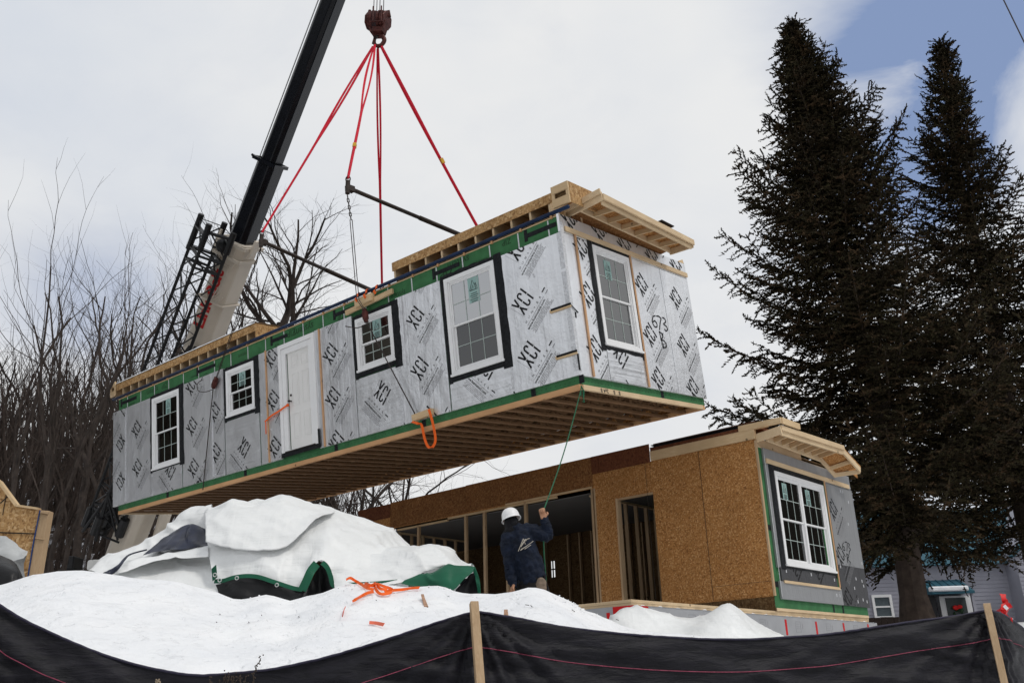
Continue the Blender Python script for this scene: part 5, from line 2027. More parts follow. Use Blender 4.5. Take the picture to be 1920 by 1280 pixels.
g.build('cover_sheet', 'tarp', wt, world=True, smooth=True)

# ================================================================== silt fence
def ppost(p, q, w):
    return p, q, w
sf = thing('silt_fence', 'black silt fence with pink stitching sagging between timber stakes in the foreground', 'fence', loc=at(890, 1200, 4.66) - Vector((0, 0, .8)))
top = [(-420, 1010, 3.9), (-260, 1030, 4.0), (-95, 1068, 4.1), (-40, 1107, 4.12), (0, 1133, 4.15), (43, 1160, 4.2), (110, 1192, 4.25), (177, 1220, 4.3), (247, 1243, 4.35), (320, 1259, 4.4), (367, 1265, 4.42), (417, 1263, 4.45), (500, 1255, 4.5), (567, 1242, 4.53), (640, 1224, 4.56),
       (740, 1193, 4.6), (840, 1160, 4.64), (884, 1148, 4.66), (900, 1147, 4.67), (957, 1156, 4.7), (1040, 1172, 4.78), (1123, 1183, 4.88), (1240, 1193, 5.0), (1380, 1198, 5.2), (1500, 1192, 5.35), (1560, 1187, 5.45), (1640, 1175, 5.55), (1720, 1163, 5.68), (1799, 1153, 5.8), (1847, 1144, 5.87),
       (1862, 1145, 5.9), (1880, 1151, 6.1), (1903, 1166, 6.4), (1922, 1180, 6.7), (1990, 1235, 7.6), (2080, 1290, 9)]
posts = [(-95, 1060, 4.1), (890, 1140, 4.66), (1850, 1136, 5.88)]
tl = catmull([at(*p) for p in top], 10)
pw = [at(*p) for p in posts]
nrow = 42
P = []
hs_ = [0.0, .004, .02] + [.02 + (1.02 - .02) * (i / nrow) ** 1.1 for i in range(1, nrow + 1)]
for r, h in enumerate(hs_):
    row = []
    for j, p in enumerate(tl):
        q = p - Vector((0, 0, h))
        w = 0
        for pp in pw:
            dx, dz = (q.x - pp.x), (q.z - pp.z)
            rr = math.hypot(dx, dz)
            ang = math.atan2(dz, dx)
            amp = .030 * math.exp(-rr * 1.1) * min(1, rr * 5)
            w += .7 * amp * (math.sin(ang * 19 + 5 * noise.noise(Vector((ang * 3, rr, pp.x)))) + .35 * math.sin(ang * 43 + 4 * noise.noise(Vector((ang * 5, rr * 2, pp.x)))))
        # long diagonal drapes
        w += .035 * noise.noise(Vector((q.x * .8 + q.z * 1.5, q.z * 3.2 - q.x * .5, 4))) * min(1, h * 5 + .1)
        w += .012 * noise.noise(Vector((q.x * 2.0, q.z * 11 + q.x * 1.6, 8))) * min(1, h * 8 + .1)
        w += .004 * noise.noise(Vector((q.x * 14, q.z * 22, 2)))
        rn = noise.noise(Vector((q.x * .9 - q.z * .8, q.z * 6 + q.x * 1.1, 15)))
        w += .032 * max(0, 1 - abs(rn) * 5) * min(1, h * 6)
        rn = noise.noise(Vector((q.x * 2.2 + q.z * 2.8, q.z * 9 - q.x * 2.0, 25)))
        w += .016 * max(0, 1 - abs(rn) * 4) * min(1, h * 6)
        jit = .003 * noise.noise(Vector((q.x * 25, 0, 0))) if r < 2 else 0
        row.append(q + Vector((0, -w - .10 * h, jit)))
    P.append(row)
g = MB()
g.grid(P)
fo = g.build('fabric', 'fabric', sf, world=True, smooth=True)
g = MB()
g.tube([p + Vector((0, -.004, .002 * noise.noise(p * 30))) for p in tl], .006, 6)
g.build('top_hem', simple('hem_dark', (.03, .027, .05), .6), sf, world=True)
def on_row(h):
    for i in range(len(hs_) - 1):
        if hs_[i + 1] >= h:
            t = (h - hs_[i]) / (hs_[i + 1] - hs_[i])
            return [a.lerp(b, t) + Vector((0, -.003, 0)) for a, b in zip(P[i], P[i + 1])]
g = MB()
g.tube(on_row(.165), .0022, 4)
g.build('stitch_line', 'stitch', sf, world=True)
def stake(a, b, y0, w):
    g = MB()
    p, q = at(a[0], a[1], y0), at(b[0], b[1], y0 - .12)
    d = (q - p).normalized()
    q = p + d * 1.35
    g.bar(p, q, w, w)
    bevel(g.build('stake', 'strip' if False else 'wood_v', sf, world=True), .002)
stake((888.5, 1129), (900, 1280), 4.61, .040)
stake((1850, 1132), (1883, 1280), 5.82, .040)
stake((-98, 1050), (-84, 1200), 4.05, .040)
rb = thing('ribbon', 'red plastic ribbon tied at the fence beside the right stake', 'ribbon', loc=at(1880, 1150, 6.4))
g = MB()
yy = 6.3
g.ribbon(catmull([at(1880, 1113, yy), at(1883, 1124, yy - .02), at(1887, 1133, yy), at(1880, 1140, yy - .03), at(1870, 1146, yy)], 4), [.04, .035, .03, .03, .035] * 4, side=(1, 0, .1), thick=.003)
g.ribbon(catmull([at(1889, 1131, yy - .02), at(1880, 1143, yy - .05), at(1885, 1153, yy - .02), at(1893, 1160, yy - .04), at(1896, 1170, yy - .02)], 4), [.025, .03, .05, .035, .03] * 4, side=(1, .2, .1), thick=.003)
g.ribbon(catmull([at(1884, 1132, yy - .05), at(1893, 1137, yy - .03), at(1884, 1150, yy - .06), at(1877, 1149, yy - .05)], 4), .035, side=(.6, 0, .8), thick=.003)
g.build('ribbon_tail', 'ribbon', rb, world=True)
g = MB()
g.ribbon([at(1884, 1140, yy - .08), at(1888, 1136, yy - .08)], .03, side=(0, 0, 1), thick=.003)
g.bar(at(1895, 1158, 6.42), at(1905, 1215, 6.42), .02, .02)
g.build('white_core', 'vinyl', rb, world=True)

# ================================================================== worker
wk = thing('person', 'worker in white hard hat and navy jacket, seen from behind, holding up the green rope', 'person', loc=at(985, 1200, 11.5) - Vector((0, 0, .1)))
Y0 = 11.5
def J(px, py, dy=0):
    return at(px, py, Y0 + dy)
def blob(parts, name, mat, vox=.014, parent=wk, disp=0, dscale=.06, smooth_it=4):
    g = MB()
    for kind, *a in parts:
        if kind == 't':
            g.tube(catmull(a[0], 4), np.interp(np.linspace(0, 1, (len(a[0]) - 1) * 4 + 1), np.linspace(0, 1, len(a[1])), a[1]).tolist(), 14)
            for e, r in ((a[0][0], a[1][0]), (a[0][-1], a[1][-1])):
                g.sphere(e, r * .98, 12, 8)
        elif kind == 's':
            g.sphere(a[0], a[1], 18, 12, T=a[2] if len(a) > 2 else None)
    o = g.build(name, mat, parent, world=True, smooth=True)
    r = o.modifiers.new('remesh', 'REMESH')
    r.mode = 'VOXEL'
    r.voxel_size = vox
    r.use_smooth_shade = True
    s = o.modifiers.new('smooth', 'SMOOTH')
    s.iterations = smooth_it
    s.factor = .6
    if disp:
        tx = bpy.data.textures.new(name, 'CLOUDS')
        tx.noise_scale = dscale
        d = o.modifiers.new('d', 'DISPLACE')
        d.texture = tx
        d.strength = disp
        d.mid_level = .5
    return o
hip = J(999, 1104, .02)
belt = J(996, 1090)
chest = J(982, 1030, -.01)
upper = J(976, 1003, .02)
neck = J(963, 992, .04)
head = J(958.5, 975, .06)
lsh, lel, lwr, lha = J(953, 1012, .0), J(957, 1058, -.03), J(962, 1096, -.10), J(958, 1106, -.14)
rsh, rel, rwr = J(1001, 997, 0), J(1026, 1003, .02), J(1021, 974, -.04)
rot = Matrix.Rotation(R(-12), 3, 'Y')
# body in one piece: head, neck, torso, arms, legs
foot_z = hip.z - 1.02
def leg(dx, dy):
    h = hip + Vector((dx, 0, -.04))
    kn = Vector((h.x + dx * .3, h.y - .03 + dy, foot_z + .52))
    an = Vector((h.x + dx * .5, h.y + dy, foot_z + .10))
    return ('t', [h, kn, an], [.10, .072, .055])
blob([('s', head, (.078, .095, .115)), ('t', [head - Vector((0, 0, .04)), neck], [.06, .062]),
      ('t', [neck, upper, chest, belt, hip], [.055, .085, .10, .10, .12]),
      ('t', [upper, lsh, lel, lwr], [.07, .06, .045, .034]), ('t', [upper, rsh, rel, rwr], [.07, .06, .045, .034]), leg(-.11, 0), leg(.11, .05)],
     'body', 'skin', .018)
# ears and face (turned away from the camera)
g = MB()
for s in (-1, 1):
    g.sphere(head + Vector((.080 * s, .0, -.01)), (.012, .022, .032), 8, 6)
g.sphere(head + Vector((0, .105, -.01)), (.016, .022, .026), 8, 6)
g.build('face', 'skin', wk, world=True, smooth=True)
# hooded top around neck and head
blob([('s', head + Vector((.004, -.010, -.035)), (.098, .112, .105)), ('t', [head + Vector((.0, -.01, -.10)), neck + Vector((0, 0, -.03))], [.088, .098]), ('t', [neck + Vector((-.10, 0, -.06)), neck + Vector((-.04, -.05, -.03)), neck + Vector((.08, -.03, .0))], [.05, .06, .05]),
      ('t', [neck + Vector((-.06, .03, -.07)), lsh + Vector((-.03, .06, .02)), lsh + Vector((-.07, .10, -.10))], [.07, .07, .03])], 'hood', 'hood', .012, disp=.012, dscale=.05)
# jacket
jk = blob([('t', [neck - Vector((0, 0, .02)), upper, chest, J(991, 1065), J(996, 1084)], [.095, .150, .165, .165, .168]),
      ('s', J(976, 1012), (.195, .125, .14), rot), ('s', J(994, 1060), (.178, .14, .20), rot), ('s', J(998, 1082), (.180, .15, .075), rot),
      ('t', [upper + Vector((-.06, 0, .02)), lsh, J(954, 1036, -.01), lel, J(959, 1080, -.06), lwr + Vector((0, 0, .015))], [.10, .098, .088, .078, .070, .056]),
      ('t', [upper + Vector((.05, 0, .04)), rsh, J(1014, 1002), rel, J(1025, 989, -.01), rwr], [.11, .098, .088, .078, .064, .052])],
     'jacket', 'navy', .011, disp=.045, dscale=.06, smooth_it=2)
# crease rolls on the sleeves
def rolls(pts, r, n, name):
    g = MB()
    P_ = catmull(pts, 8)
    random.seed(3)
    for k in range(n):
        i = int((k + .5) / n * (len(P_) - 2))
        d = (P_[i + 1] - P_[i]).normalized()
        a = d.cross(Vector((0, 1, 0))).normalized()
        b = d.cross(a)
        rr = r * (1 - .3 * k / n)
        tilt = random.uniform(-.5, .5)
        ring_ = [P_[i] + (a * math.cos(t) + b * math.sin(t)) * rr + d * tilt * rr * math.cos(t) for t in [2 * PI * q / 14 for q in range(15)]]
        g.tube(ring_, .011, 6)
    g.build(name, 'navy', wk, world=True, smooth=True)
rolls([lel, J(959, 1080, -.06), lwr], .070, 5, 'sleeve_fold')
rolls([rel, J(1025, 989, -.01), rwr], .066, 4, 'sleeve_fold')
# trousers and pouch
blob([('s', J(998, 1098, .02), (.175, .14, .11), rot), ('t', [J(996, 1086), hip], [.155, .165]), ('t', [hip + Vector((-.10, 0, -.03)), hip + Vector((-.12, -.03, -.45)), hip + Vector((-.13, 0, -.93))], [.115, .095, .08]),
      ('t', [hip + Vector((.09, 0, -.03)), hip + Vector((.12, .02, -.45)), hip + Vector((.14, .05, -.93))], [.115, .095, .08])], 'trousers', 'pants', .016, disp=.03, dscale=.07)
blob([('s', J(1015, 1095, -.14), (.065, .045, .085)), ('s', J(1018, 1105, -.15), (.05, .04, .05))], 'tool_pouch', 'tan', .010, disp=.02, dscale=.04)
g = MB()
for dx in (-.13, .14):
    b = Vector((hip.x + dx, hip.y, foot_z))
    g.sphere(b + Vector((0, .05, .05)), (.055, .14, .06), 12, 8)
    g.tube([b + Vector((0, 0, .05)), b + Vector((0, 0, .22))], [.06, .065], 12)
g.build('boots', 'hood', wk, world=True, smooth=True)
g = MB()
g.tube([J(1020, 1078, -.1), J(1026, 1100, -.1), J(1027, 1130, -.1)], .012, 6)
g.build('strap', 'hood', wk, world=True)
# hard hat
g = MB()
tl_ = Matrix.Rotation(R(14), 3, 'Y').inverted() @ Matrix.Rotation(R(-6), 3, 'X')
hcn = J(958.0, 970.5, .05)
nu, nv = 36, 16
PP = []
for i in range(nv + 1):
    th = (PI / 2) * i / nv
    row = []
    for j in range(nu + 1):
        ph = 2 * PI * j / nu
        rx, ry, rz = .115, .140, .128
        sq = math.sin(th) ** .86
        v = Vector((rx * sq * math.cos(ph), ry * sq * math.sin(ph), rz * math.cos(th) + (.006 * max(0, math.cos(ph * 1) ** 8) if th < 1.2 else 0)))
        row.append(hcn + tl_ @ v)
    PP.append(row)
for k, (e, dz) in enumerate(((1.05, -.012), (1.11, -.020), (1.10, -.026), (1.0, -.02))):
    PP.append([hcn + tl_ @ Vector((.115 * e * math.cos(2 * PI * j / nu), (.140 * e + (.035 if math.sin(2 * PI * j / nu) > .3 else 0)) * math.sin(2 * PI * j / nu), dz)) for j in range(nu + 1)])
g.grid(PP)
g.build('hard_hat', 'hat', wk, world=True, smooth=True)
# hands
def hand(wr, tip, palm_n, curl, name, thumb_side):
    """palm and five separate fingers; wr wrist, tip the knuckle end"""
    d = (tip - wr).normalized()
    n = (Vector(palm_n) - d * Vector(palm_n).dot(d)).normalized()
    s = d.cross(n).normalized() * thumb_side
    parts = []
    for k in range(4):
        a = wr + s * (.022 - .015 * k)
        parts.append(('t', [a, a + d * .05, a + d * .088 + s * (.012 - .008 * k) * .6], [.018, .016, .0125]))
    for k in range(4):
        b0 = wr + d * .086 + s * (.030 - .020 * k)
        L = (.040, .045, .042, .033)[k]
        pts = [b0]
        dd = d
        for q in range(3):
            ang = curl[q]
            dd = (Matrix.Rotation(ang, 3, s) @ dd) if True else dd
            pts.append(pts[-1] + dd * L * (1 - .2 * q))
        parts.append(('t', pts, [.0105, .0100, .0092, .0080]))
    t0 = wr + s * .030 + d * .02
    t1_ = t0 + (s * .8 + d * .5).normalized() * .035
    t2_ = t1_ + (d * .8 + n * .6).normalized() * .032
    t3_ = t2_ + (n * .8 + d * .3 - s * .3).normalized() * .026
    parts.append(('t', [t0, t1_, t2_, t3_], [.016, .013, .011, .009]))
    return blob(parts, name, 'skin', .0055, smooth_it=2)
w2_ = rwr + Vector((-.02, -.0, .02))
hand(J(1019.5, 970, -.05), J(1016, 957, -.03), (0, 1, 0), (1.1, 1.3, .9), 'right_hand', -1)
hand(J(962, 1097, -.12), J(958, 1108, -.12), (1, .3, 0), (.3, .4, .3), 'left_hand', 1)
# emblem on the jacket back
def on_jacket(px, py):
    return at(px, py, Y0 - .205)
g = MB()
def logo_strokes():
    z = lambda a, b: (900 + a / 6.4, 920 + b / 6.4)
    return [[z(460, 722), z(520, 570)], [z(490, 668), z(548, 575)], [z(520, 572), z(545, 638)], [z(505, 630), z(535, 600)], [z(530, 590), z(595, 566)], [z(545, 600), z(535, 585)],
            [z(485, 712), z(640, 600)], [z(490, 700), z(560, 660)], [z(535, 696), z(612, 645)], [z(528, 600), z(560, 590)], [z(500, 650), z(512, 625)]]
for k, s_ in enumerate(logo_strokes()):
    p = [on_jacket(*q) for q in s_]
    g.ribbon([p[0], p[0].lerp(p[1], .5) + Vector((0, -.004, 0)), p[1]], .008 if k not in (1,) else .014, side=(.3, 0, 1), thick=.004)
g.build('jacket_emblem', 'logo', wk, world=True)

# ================================================================== small things on the snow
def snow_pt(px, py, lift=.012):
    """first hit of the sight line with the snow mound"""
    d = at(px, py, 1.0) - CAM
    y = 4.6
    while y < 10.4:
        p = CAM + d * y
        if p.z < ground_z(p.x, p.y) + lift:
            return p
        y += .02
    return CAM + d * 10.3
def strap_on_snow(name, label, pxs, w, mat, cat, hold=None):
    g = MB()
    for pts in pxs:
        q = [snow_pt(*p) + Vector((0, -.02, .015)) for p in pts]
        g.ribbon(catmull(q, 5), w, side=(.2, .5, .8), thick=.006)
    return tag(g.build(name, mat, None), label, cat)
z6 = lambda a, b: (620 + a / 6.4, 960 + b / 6.4)
strap_on_snow('orange_strap', 'bright orange strap knotted on the snow in front of the low white tarpaulin',
              [[z6(190, 825), z6(240, 806), z6(300, 840), z6(370, 880), z6(440, 925), z6(520, 945)],
               [z6(420, 870), z6(500, 900), z6(560, 880), z6(640, 905), z6(735, 940), z6(735, 975), z6(640, 1000), z6(580, 985), z6(540, 930), z6(530, 880)],
               [z6(560, 895), z6(600, 935), z6(680, 945)], [z6(650, 975), z6(740, 955), z6(860, 945), z6(960, 930), z6(1065, 922)],
               [z6(410, 875), z6(470, 900), z6(540, 870)],
               [z6(520, 972), z6(450, 985), z6(370, 1025), z6(310, 1062), z6(265, 1088)]], .030, 'orange', 'strap')
strap_on_snow('strap_end', 'short faded orange strap end half buried below the knotted strap', [[(693, 1170), (706, 1171), (720, 1174)]], .03, simple('faded_orange', (.75, .17, .10), .7), 'strap')
strap_on_snow('strap_end', 'thin red strap end standing in the snow left of the knotted strap', [[(648, 1141), (645, 1148), (643, 1158)]], .016, simple('faded_red', (.6, .08, .05), .7), 'strap')
for (p, q, w, lab) in (((793, 1121), (799, 1134), .028, 'splintered wood scrap sticking out of the snow right of the orange strap'), ((949, 1150), (948, 1156), .035, 'tiny broken wood scrap just above the fence, right of its stake')):
    a, b = snow_pt(*p, .0), snow_pt(*q, .0)
    g = MB()
    g.bar(a + Vector((0, -.05, .03)), b + Vector((0, -.05, -.02)), w, w * .6)
    g.bar(a + Vector((.01, -.06, .01)), b + Vector((.02, -.06, -.02)), w * .5, w * .5)
    tag(bevel(g.build('wood_scrap', 'scrap', None), .003), lab, 'wood scrap')
g = MB()
random.seed(21)
for (a, b) in (((985, 1133), (992, 1134)), ((995, 1134), (998, 1137)), ((1072, 1142), (1078, 1146)), ((1175 - 20, 1160), (1160, 1162)), ((412, 1150), (413, 1151)), ((490, 1152), (491, 1153)), ((466, 1165), (467, 1166)), ((705, 1124), (706, 1125)), ((405, 1165), (407, 1166)), ((560, 1155), (561, 1156))):
    p, q = snow_pt(*a), snow_pt(*b)
    g.tube([p, q], .0035, 5)
o = g.build('twig_litter', 'bark', None)
o['kind'] = 'stuff'
# dry weeds poking above the fence
wd_ = thing('dry_weed', 'dry seed stalk sticking up over the sagging part of the fence', 'weed', loc=at(475, 1290, 4.3) - Vector((0, 0, .25)))
g = MB()
b = at(470, 1340, 4.3)
pts = [b, at(476, 1275, 4.3), at(474, 1262, 4.3), at(480, 1255, 4.3), at(478, 1248, 4.3), at(485, 1243, 4.3), at(489, 1233, 4.3)]
g.tube(pts, .0022, 4)
for p in pts[1:]:
    for k in range(3):
        g.sphere(p + Vector((random.gauss(0, .006), 0, random.gauss(0, .008))), .0035, 5, 4)
g.build('stem', 'weed', wd_, world=True)
wd2 = thing('dry_weed', 'low tangle of dry weed at the bottom edge of the photo', 'weed', loc=at(430, 1290, 4.3) - Vector((0, 0, .25)))
g = MB()
for k in range(16):
    x = random.uniform(405, 470)
    a = at(x, 1345, 4.3)
    m = at(x + random.uniform(-10, 10), 1290, 4.29)
    e = at(x + random.uniform(-14, 14), random.uniform(1262, 1279), 4.28)
    g.tube([a, m, e], .0016, 3, cap=False)
    for q in range(3):
        g.sphere(e + Vector((random.gauss(0, .008), 0, random.gauss(0, .01))), .0035, 5, 4)
g.build('stem', 'weed', wd2, world=True)
wd3 = thing('dry_weed', 'small pale seed head left of the dark weeds at the bottom edge', 'weed', loc=at(297, 1295, 4.2) - Vector((0, 0, .2)))
g = MB()
a = at(297, 1340, 4.2)
g.tube([a, at(297, 1280, 4.2)], .002, 4)
for k in range(14):
    g.sphere(at(297 + random.uniform(-5, 5), 1277 + random.uniform(-4, 5), 4.2), .004, 5, 4)
g.build('stem', simple('pale_weed', (.35, .28, .2), .9), wd3, world=True)

# ================================================================== pieces at the left edge
YL = 13.0
ob = thing('roof_panel_stack', 'strand board roof piece at the left edge of the photo, with blue edge line', 'roof panel', loc=at(30, 1085, YL))
def Lp(px, py, dy=0):
    return at(px, py, YL + dy)
g = MB()
poly = [Lp(-160, 800), Lp(0, 905), Lp(33, 949), Lp(74, 955), Lp(50, 1100), Lp(-160, 1100)]
g.prism(poly, (0, .03, 0))
g.build('panel', 'osb_light', ob, world=True)
g = MB()
g.prism([Lp(75, 956, -.01), Lp(92, 957, -.01), Lp(68, 1100, -.01), Lp(50, 1100, -.01)], (0, .14, 0))
g.bar(Lp(77, 959, -.03), Lp(91, 961, -.03), .04, .04)
g.bar(Lp(66, 1008, -.02), Lp(84, 1011, -.02), .012, .02)
bevel(g.build('end_stud', 'wood_v', ob, world=True), .004)
g = MB()
g.tube([Lp(75, 956, -.02), Lp(62, 1020, -.02), Lp(50, 1095, -.02)], .010, 6)
g.build('blue_edge', simple('blue_line', (.02, .05, .16), .5), ob, world=True)
g = MB()
g.bar(Lp(-160, 798, .02), Lp(0, 903, .02), .10, .04)
g.bar(Lp(0, 903, .02), Lp(33, 948, .02), .10, .04)
g.bar(Lp(33, 948, .02), Lp(74, 954, .02), .10, .03)
g.build('top_edge', 'wood', ob, world=True)
g = MB()
g.bar(Lp(0, 943, -.008), Lp(15, 930, -.008), .006, .012)
g.bar(Lp(-100, 994, -.008), Lp(66, 1000, -.008), .006, .014)
g.bar(Lp(5, 965, -.008), Lp(12, 905 + 20, -.008), .006, .010)
g.build('panel_seam', 'ink', ob, world=True)
gt = thing('grey_tarpaulin', 'crumpled grey tarpaulin in front of the strand board piece at the left edge', 'tarpaulin', loc=at(10, 1060, 12.2))
g = MB()
r0 = [(-90, 1075, 11.7), (-40, 1075, 11.7), (0, 1055, 11.7), (30, 1052, 11.75), (45, 1048, 11.8)]
r1 = [(-90, 1030, 11.9), (-40, 1030, 11.9), (4, 1028, 11.85), (32, 1040, 11.85), (50, 1040, 11.9)]
r2 = [(-90, 1000, 12.1), (-40, 995, 12.1), (6, 1003, 12.1), (22, 1012, 12.1), (52, 1036, 12.1)]
g.grid(patch([r0, r1, r2, up(r2, .5, 60)], 7, 8, .05, 4, 31, .06))
g.build('sheet', 'gtarp', gt, world=True, smooth=False)
pp = thing('black_tarpaulin', 'rounded black plastic bundle in the bottom left corner behind the snow', 'plastic bundle', loc=at(0, 1080, 11.4))
g = MB()
g.grid(patch([[(-90, 1110, 11.2), (-30, 1110, 11.0), (10, 1105, 11.0), (36, 1100, 11.1), (48, 1095, 11.3)], [(-90, 1050, 11.2), (-30, 1050, 11.1), (10, 1062, 11.1), (34, 1072, 11.15), (45, 1085, 11.3)], [(-90, 1030, 11.6), (-30, 1030, 11.6), (8, 1042, 11.55), (30, 1055, 11.5), (44, 1078, 11.45)], [(-90, 1100, 12), (-30, 1100, 12), (8, 1100, 12), (30, 1100, 12), (44, 1100, 12)]], 8, 8, .02, 2.5, 33, .02))
g.build('sheet', 'tblack', pp, world=True, smooth=True)

# ================================================================== neighbour house
YH = 50
A = at(1604, 1185, YH)
zb = 2.5
zw = at(1650, 1062, YH).z
zr = at(1700, 958, YH + 4).z
nh = thing('neighbour_house', 'white sided house with teal metal roof and small porch canopy behind the spruces', 'house', loc=(A.x + 6, YH, zb))
x0, x1 = at(1560, 1100, YH).x, at(2250, 1100, YH).x
g = MB()
g.box((x0, YH, zb), (x1, YH + 8, zw))
g.build('wall', 'siding', nh, world=True)
g = MB()
z = zb + .1
while z < zw:
    g.add([(x0 - .02, YH - .035, z), (x1, YH - .035, z), (x1, YH - .012, z + .20), (x0 - .02, YH - .012, z + .20)], [(0, 1, 2, 3)])
    g.add([(x0 - .02, YH - .035, z), (x1, YH - .035, z), (x1, YH - .002, z), (x0 - .02, YH - .002, z)], [(3, 2, 1, 0)])
    z += .20
g.build('siding', 'siding', nh, world=True)
g = MB()
g.prism([(x0 - .5, YH - .5, zw - .05), (x0 - .5, YH + 4, zr), (x0 - .5, YH + 8.5, zw - .05)], (x1 - x0 + 1, 0, 0))
rf = g.build('roof', 'teal', nh, world=True)
g = MB()
n = 34
for i in range(n):
    x = x0 - .4 + (x1 - x0 + .8) * i / n
    g.bar((x, YH - .5, zw - .03), (x, YH + 4, zr + .02), .04, .04)
g.build('roof_seam', 'teal', rf, world=False)
for o in (rf.children[0],):
    mi = ROOTM[nh].inverted()
    for v in o.data.vertices:
        v.co = mi @ v.co
# right gable wing
g = MB()
gx = at(1893, 1000, YH - 1.2).x
g.prism([(gx, YH - 1.2, zb), (gx + 9, YH - 1.2, zb), (gx + 9, YH - 1.2, zw + .6), (gx + 4.5, YH - 1.2, zr + 1.6), (gx, YH - 1.2, zw + .4)], (0, 6, 0))
g.build('gable_wing', 'siding', nh, world=True)
g = MB()
z = zb + .1
while z < zr + 1.2:
    a = max(0, (z - zw - .4) / (zr + 1.2 - zw) * 4.5)
    g.add([(gx + a, YH - 1.235, z), (gx + 9 - a, YH - 1.235, z), (gx + 9 - a, YH - 1.212, z + .2), (gx + a, YH - 1.212, z + .2)], [(0, 1, 2, 3)])
    z += .20
g.build('siding', 'siding', nh, world=True)
g = MB()
g.bar((gx - .3, YH - 1.5, zw + .15), (gx + 4.5, YH - 1.5, zr + 1.75), .5, .12)
g.build('roof', 'teal', nh, world=True)
def nwin(px0, px1, py0, py1, yy):
    a, b = at(px0, py1, yy), at(px1, py0, yy)
    T_ = lambda u, z, n: (u, yy - n, z)
    g = MB()
    ring(g, a.x, b.x, a.z, b.z, .13, .0, .08, T_)
    g.add([T_(u, z_, .0) for u, z_ in ((a.x, (a.z + b.z) / 2 - .04), (b.x, (a.z + b.z) / 2 - .04), (b.x, (a.z + b.z) / 2 + .04), (a.x, (a.z + b.z) / 2 + .04))], [(0, 1, 2, 3)])
    ubox(g, a.x + .131, b.x - .131, (a.z + b.z) / 2 - .04, (a.z + b.z) / 2 + .04, .01, .06, T_)
    w = g.build('window', 'vinyl', nh, world=True)
    g = MB()
    ubox(g, a.x + .12, b.x - .12, a.z + .12, b.z - .12, .002, .012, T_)
    p = g.build('pane', simple('dim_pane', (.07, .09, .10), .15), nh, world=True)
    p.parent = w
nwin(1640, 1670, 1114, 1160, YH - .04)
# porch: canopy, door
pa, pb_ = at(1746, 1110, YH - 1.4), at(1826, 1108, YH - 1.4)
zt = at(1790, 1086, YH - .1).z
zc_ = at(1785, 1108, YH - 1.4).z
g = MB()
g.prism([(pa.x, YH - 1.5, zc_), (pa.x, YH - .05, zt), (pa.x, YH - .05, zc_ - .05), (pa.x, YH - 1.5, zc_ - .12)], (pb_.x - pa.x, 0, 0))
cn = g.build('porch_canopy', 'teal', nh, world=True)
g = MB()
for i in range(6):
    x = pa.x + (pb_.x - pa.x) * (i + .5) / 6
    g.bar((x, YH - 1.48, zc_ + .02), (x, YH - .06, zt + .02), .04, .04)
g.build('canopy_rib', 'teal', nh, world=True)
g = MB()
g.box((pa.x - .03, YH - 1.6, zc_ + .0), (pb_.x - .3, YH - 1.15, zc_ + .26))
bevel(g.build('canopy_snow', 'snow', nh, world=True), .08, 3)
da, db = at(1780, 1170, YH - .5), at(1806, 1110, YH - .5)
g = MB()
g.box((da.x - .25, YH - .45, zb), (db.x + .35, YH - .05, zc_ - .15))
g.build('door_frame', 'vinyl', nh, world=True)
g = MB()
g.box((da.x + .05, YH - .50, zb + .2), (db.x + .05, YH - .46, zc_ - .25))
g.build('door', simple('storm_door', (.05, .06, .06), .3), nh, world=True)
g = MB()
g.box((db.x + .36, YH - .3, zc_ - 1.4), (pb_.x - .1, YH - .06, zc_ - .15))
g.box((pa.x - .1, YH - 1.0, zb), (pa.x + .3, YH - .06, zc_ - .15))
g.each('dark_panel', simple('dark_panel', (.02, .02, .022), .6), nh, world=True)
g = MB()
g.box((pb_.x - .12, YH - 1.3, zb), (pb_.x + .02, YH - 1.15, zc_))
g.build('porch_post', 'siding', nh, world=True)
wr = thing('door_wreath', 'green wreath with a red bow on the door of the teal roofed house', 'wreath', loc=((da.x + db.x) / 2, YH - .6, zc_ - .9))
cx, cz = (da.x + db.x) / 2 + .05, zc_ - 1.2
g = MB()
random.seed(4)
for k in range(90):
    t = random.random() * 6.28
    p = Vector((cx + .24 * math.cos(t), YH - .55, cz + .42 * math.sin(t)))
    g.bar(p, p + Vector((random.gauss(0, .09), random.gauss(0, .03), random.gauss(0, .09))), .03, .03)
g.build('greenery', simple('wreath_green', (.02, .05, .02), .8), wr, world=True)
g = MB()
for dz in (.45, -.5):
    g.sphere((cx - .12, YH - .6, cz + dz), (.16, .05, .12), 8, 6)
    g.sphere((cx + .10, YH - .6, cz + dz + .04), (.14, .05, .10), 8, 6)
g.build('bow', 'ribbon', wr, world=True)
# dark board fence in front of the house
bf = thing('board_fence', 'low dark board fence below the white sided house', 'fence', loc=(at(1680, 1160, 44).x, 44, 2.4))
g = MB()
fx0, fx1 = at(1590, 1160, 44).x, at(1760, 1160, 44).x
zf = at(1660, 1157, 44).z
x = fx0
while x < fx1:
    g.box((x, 44, 2.2), (x + .28, 44.05, zf + random.uniform(-.03, .03)))
    x += .30
g.build('boards', simple('old_boards', (.022, .015, .012), .9), bf, world=True)
g = MB()
g.box((fx0, 44.051, zf - .3), (fx1, 44.1, zf - .2))
g.build('rail', simple('old_rail', (.022, .015, .012), .9), bf, world=True)
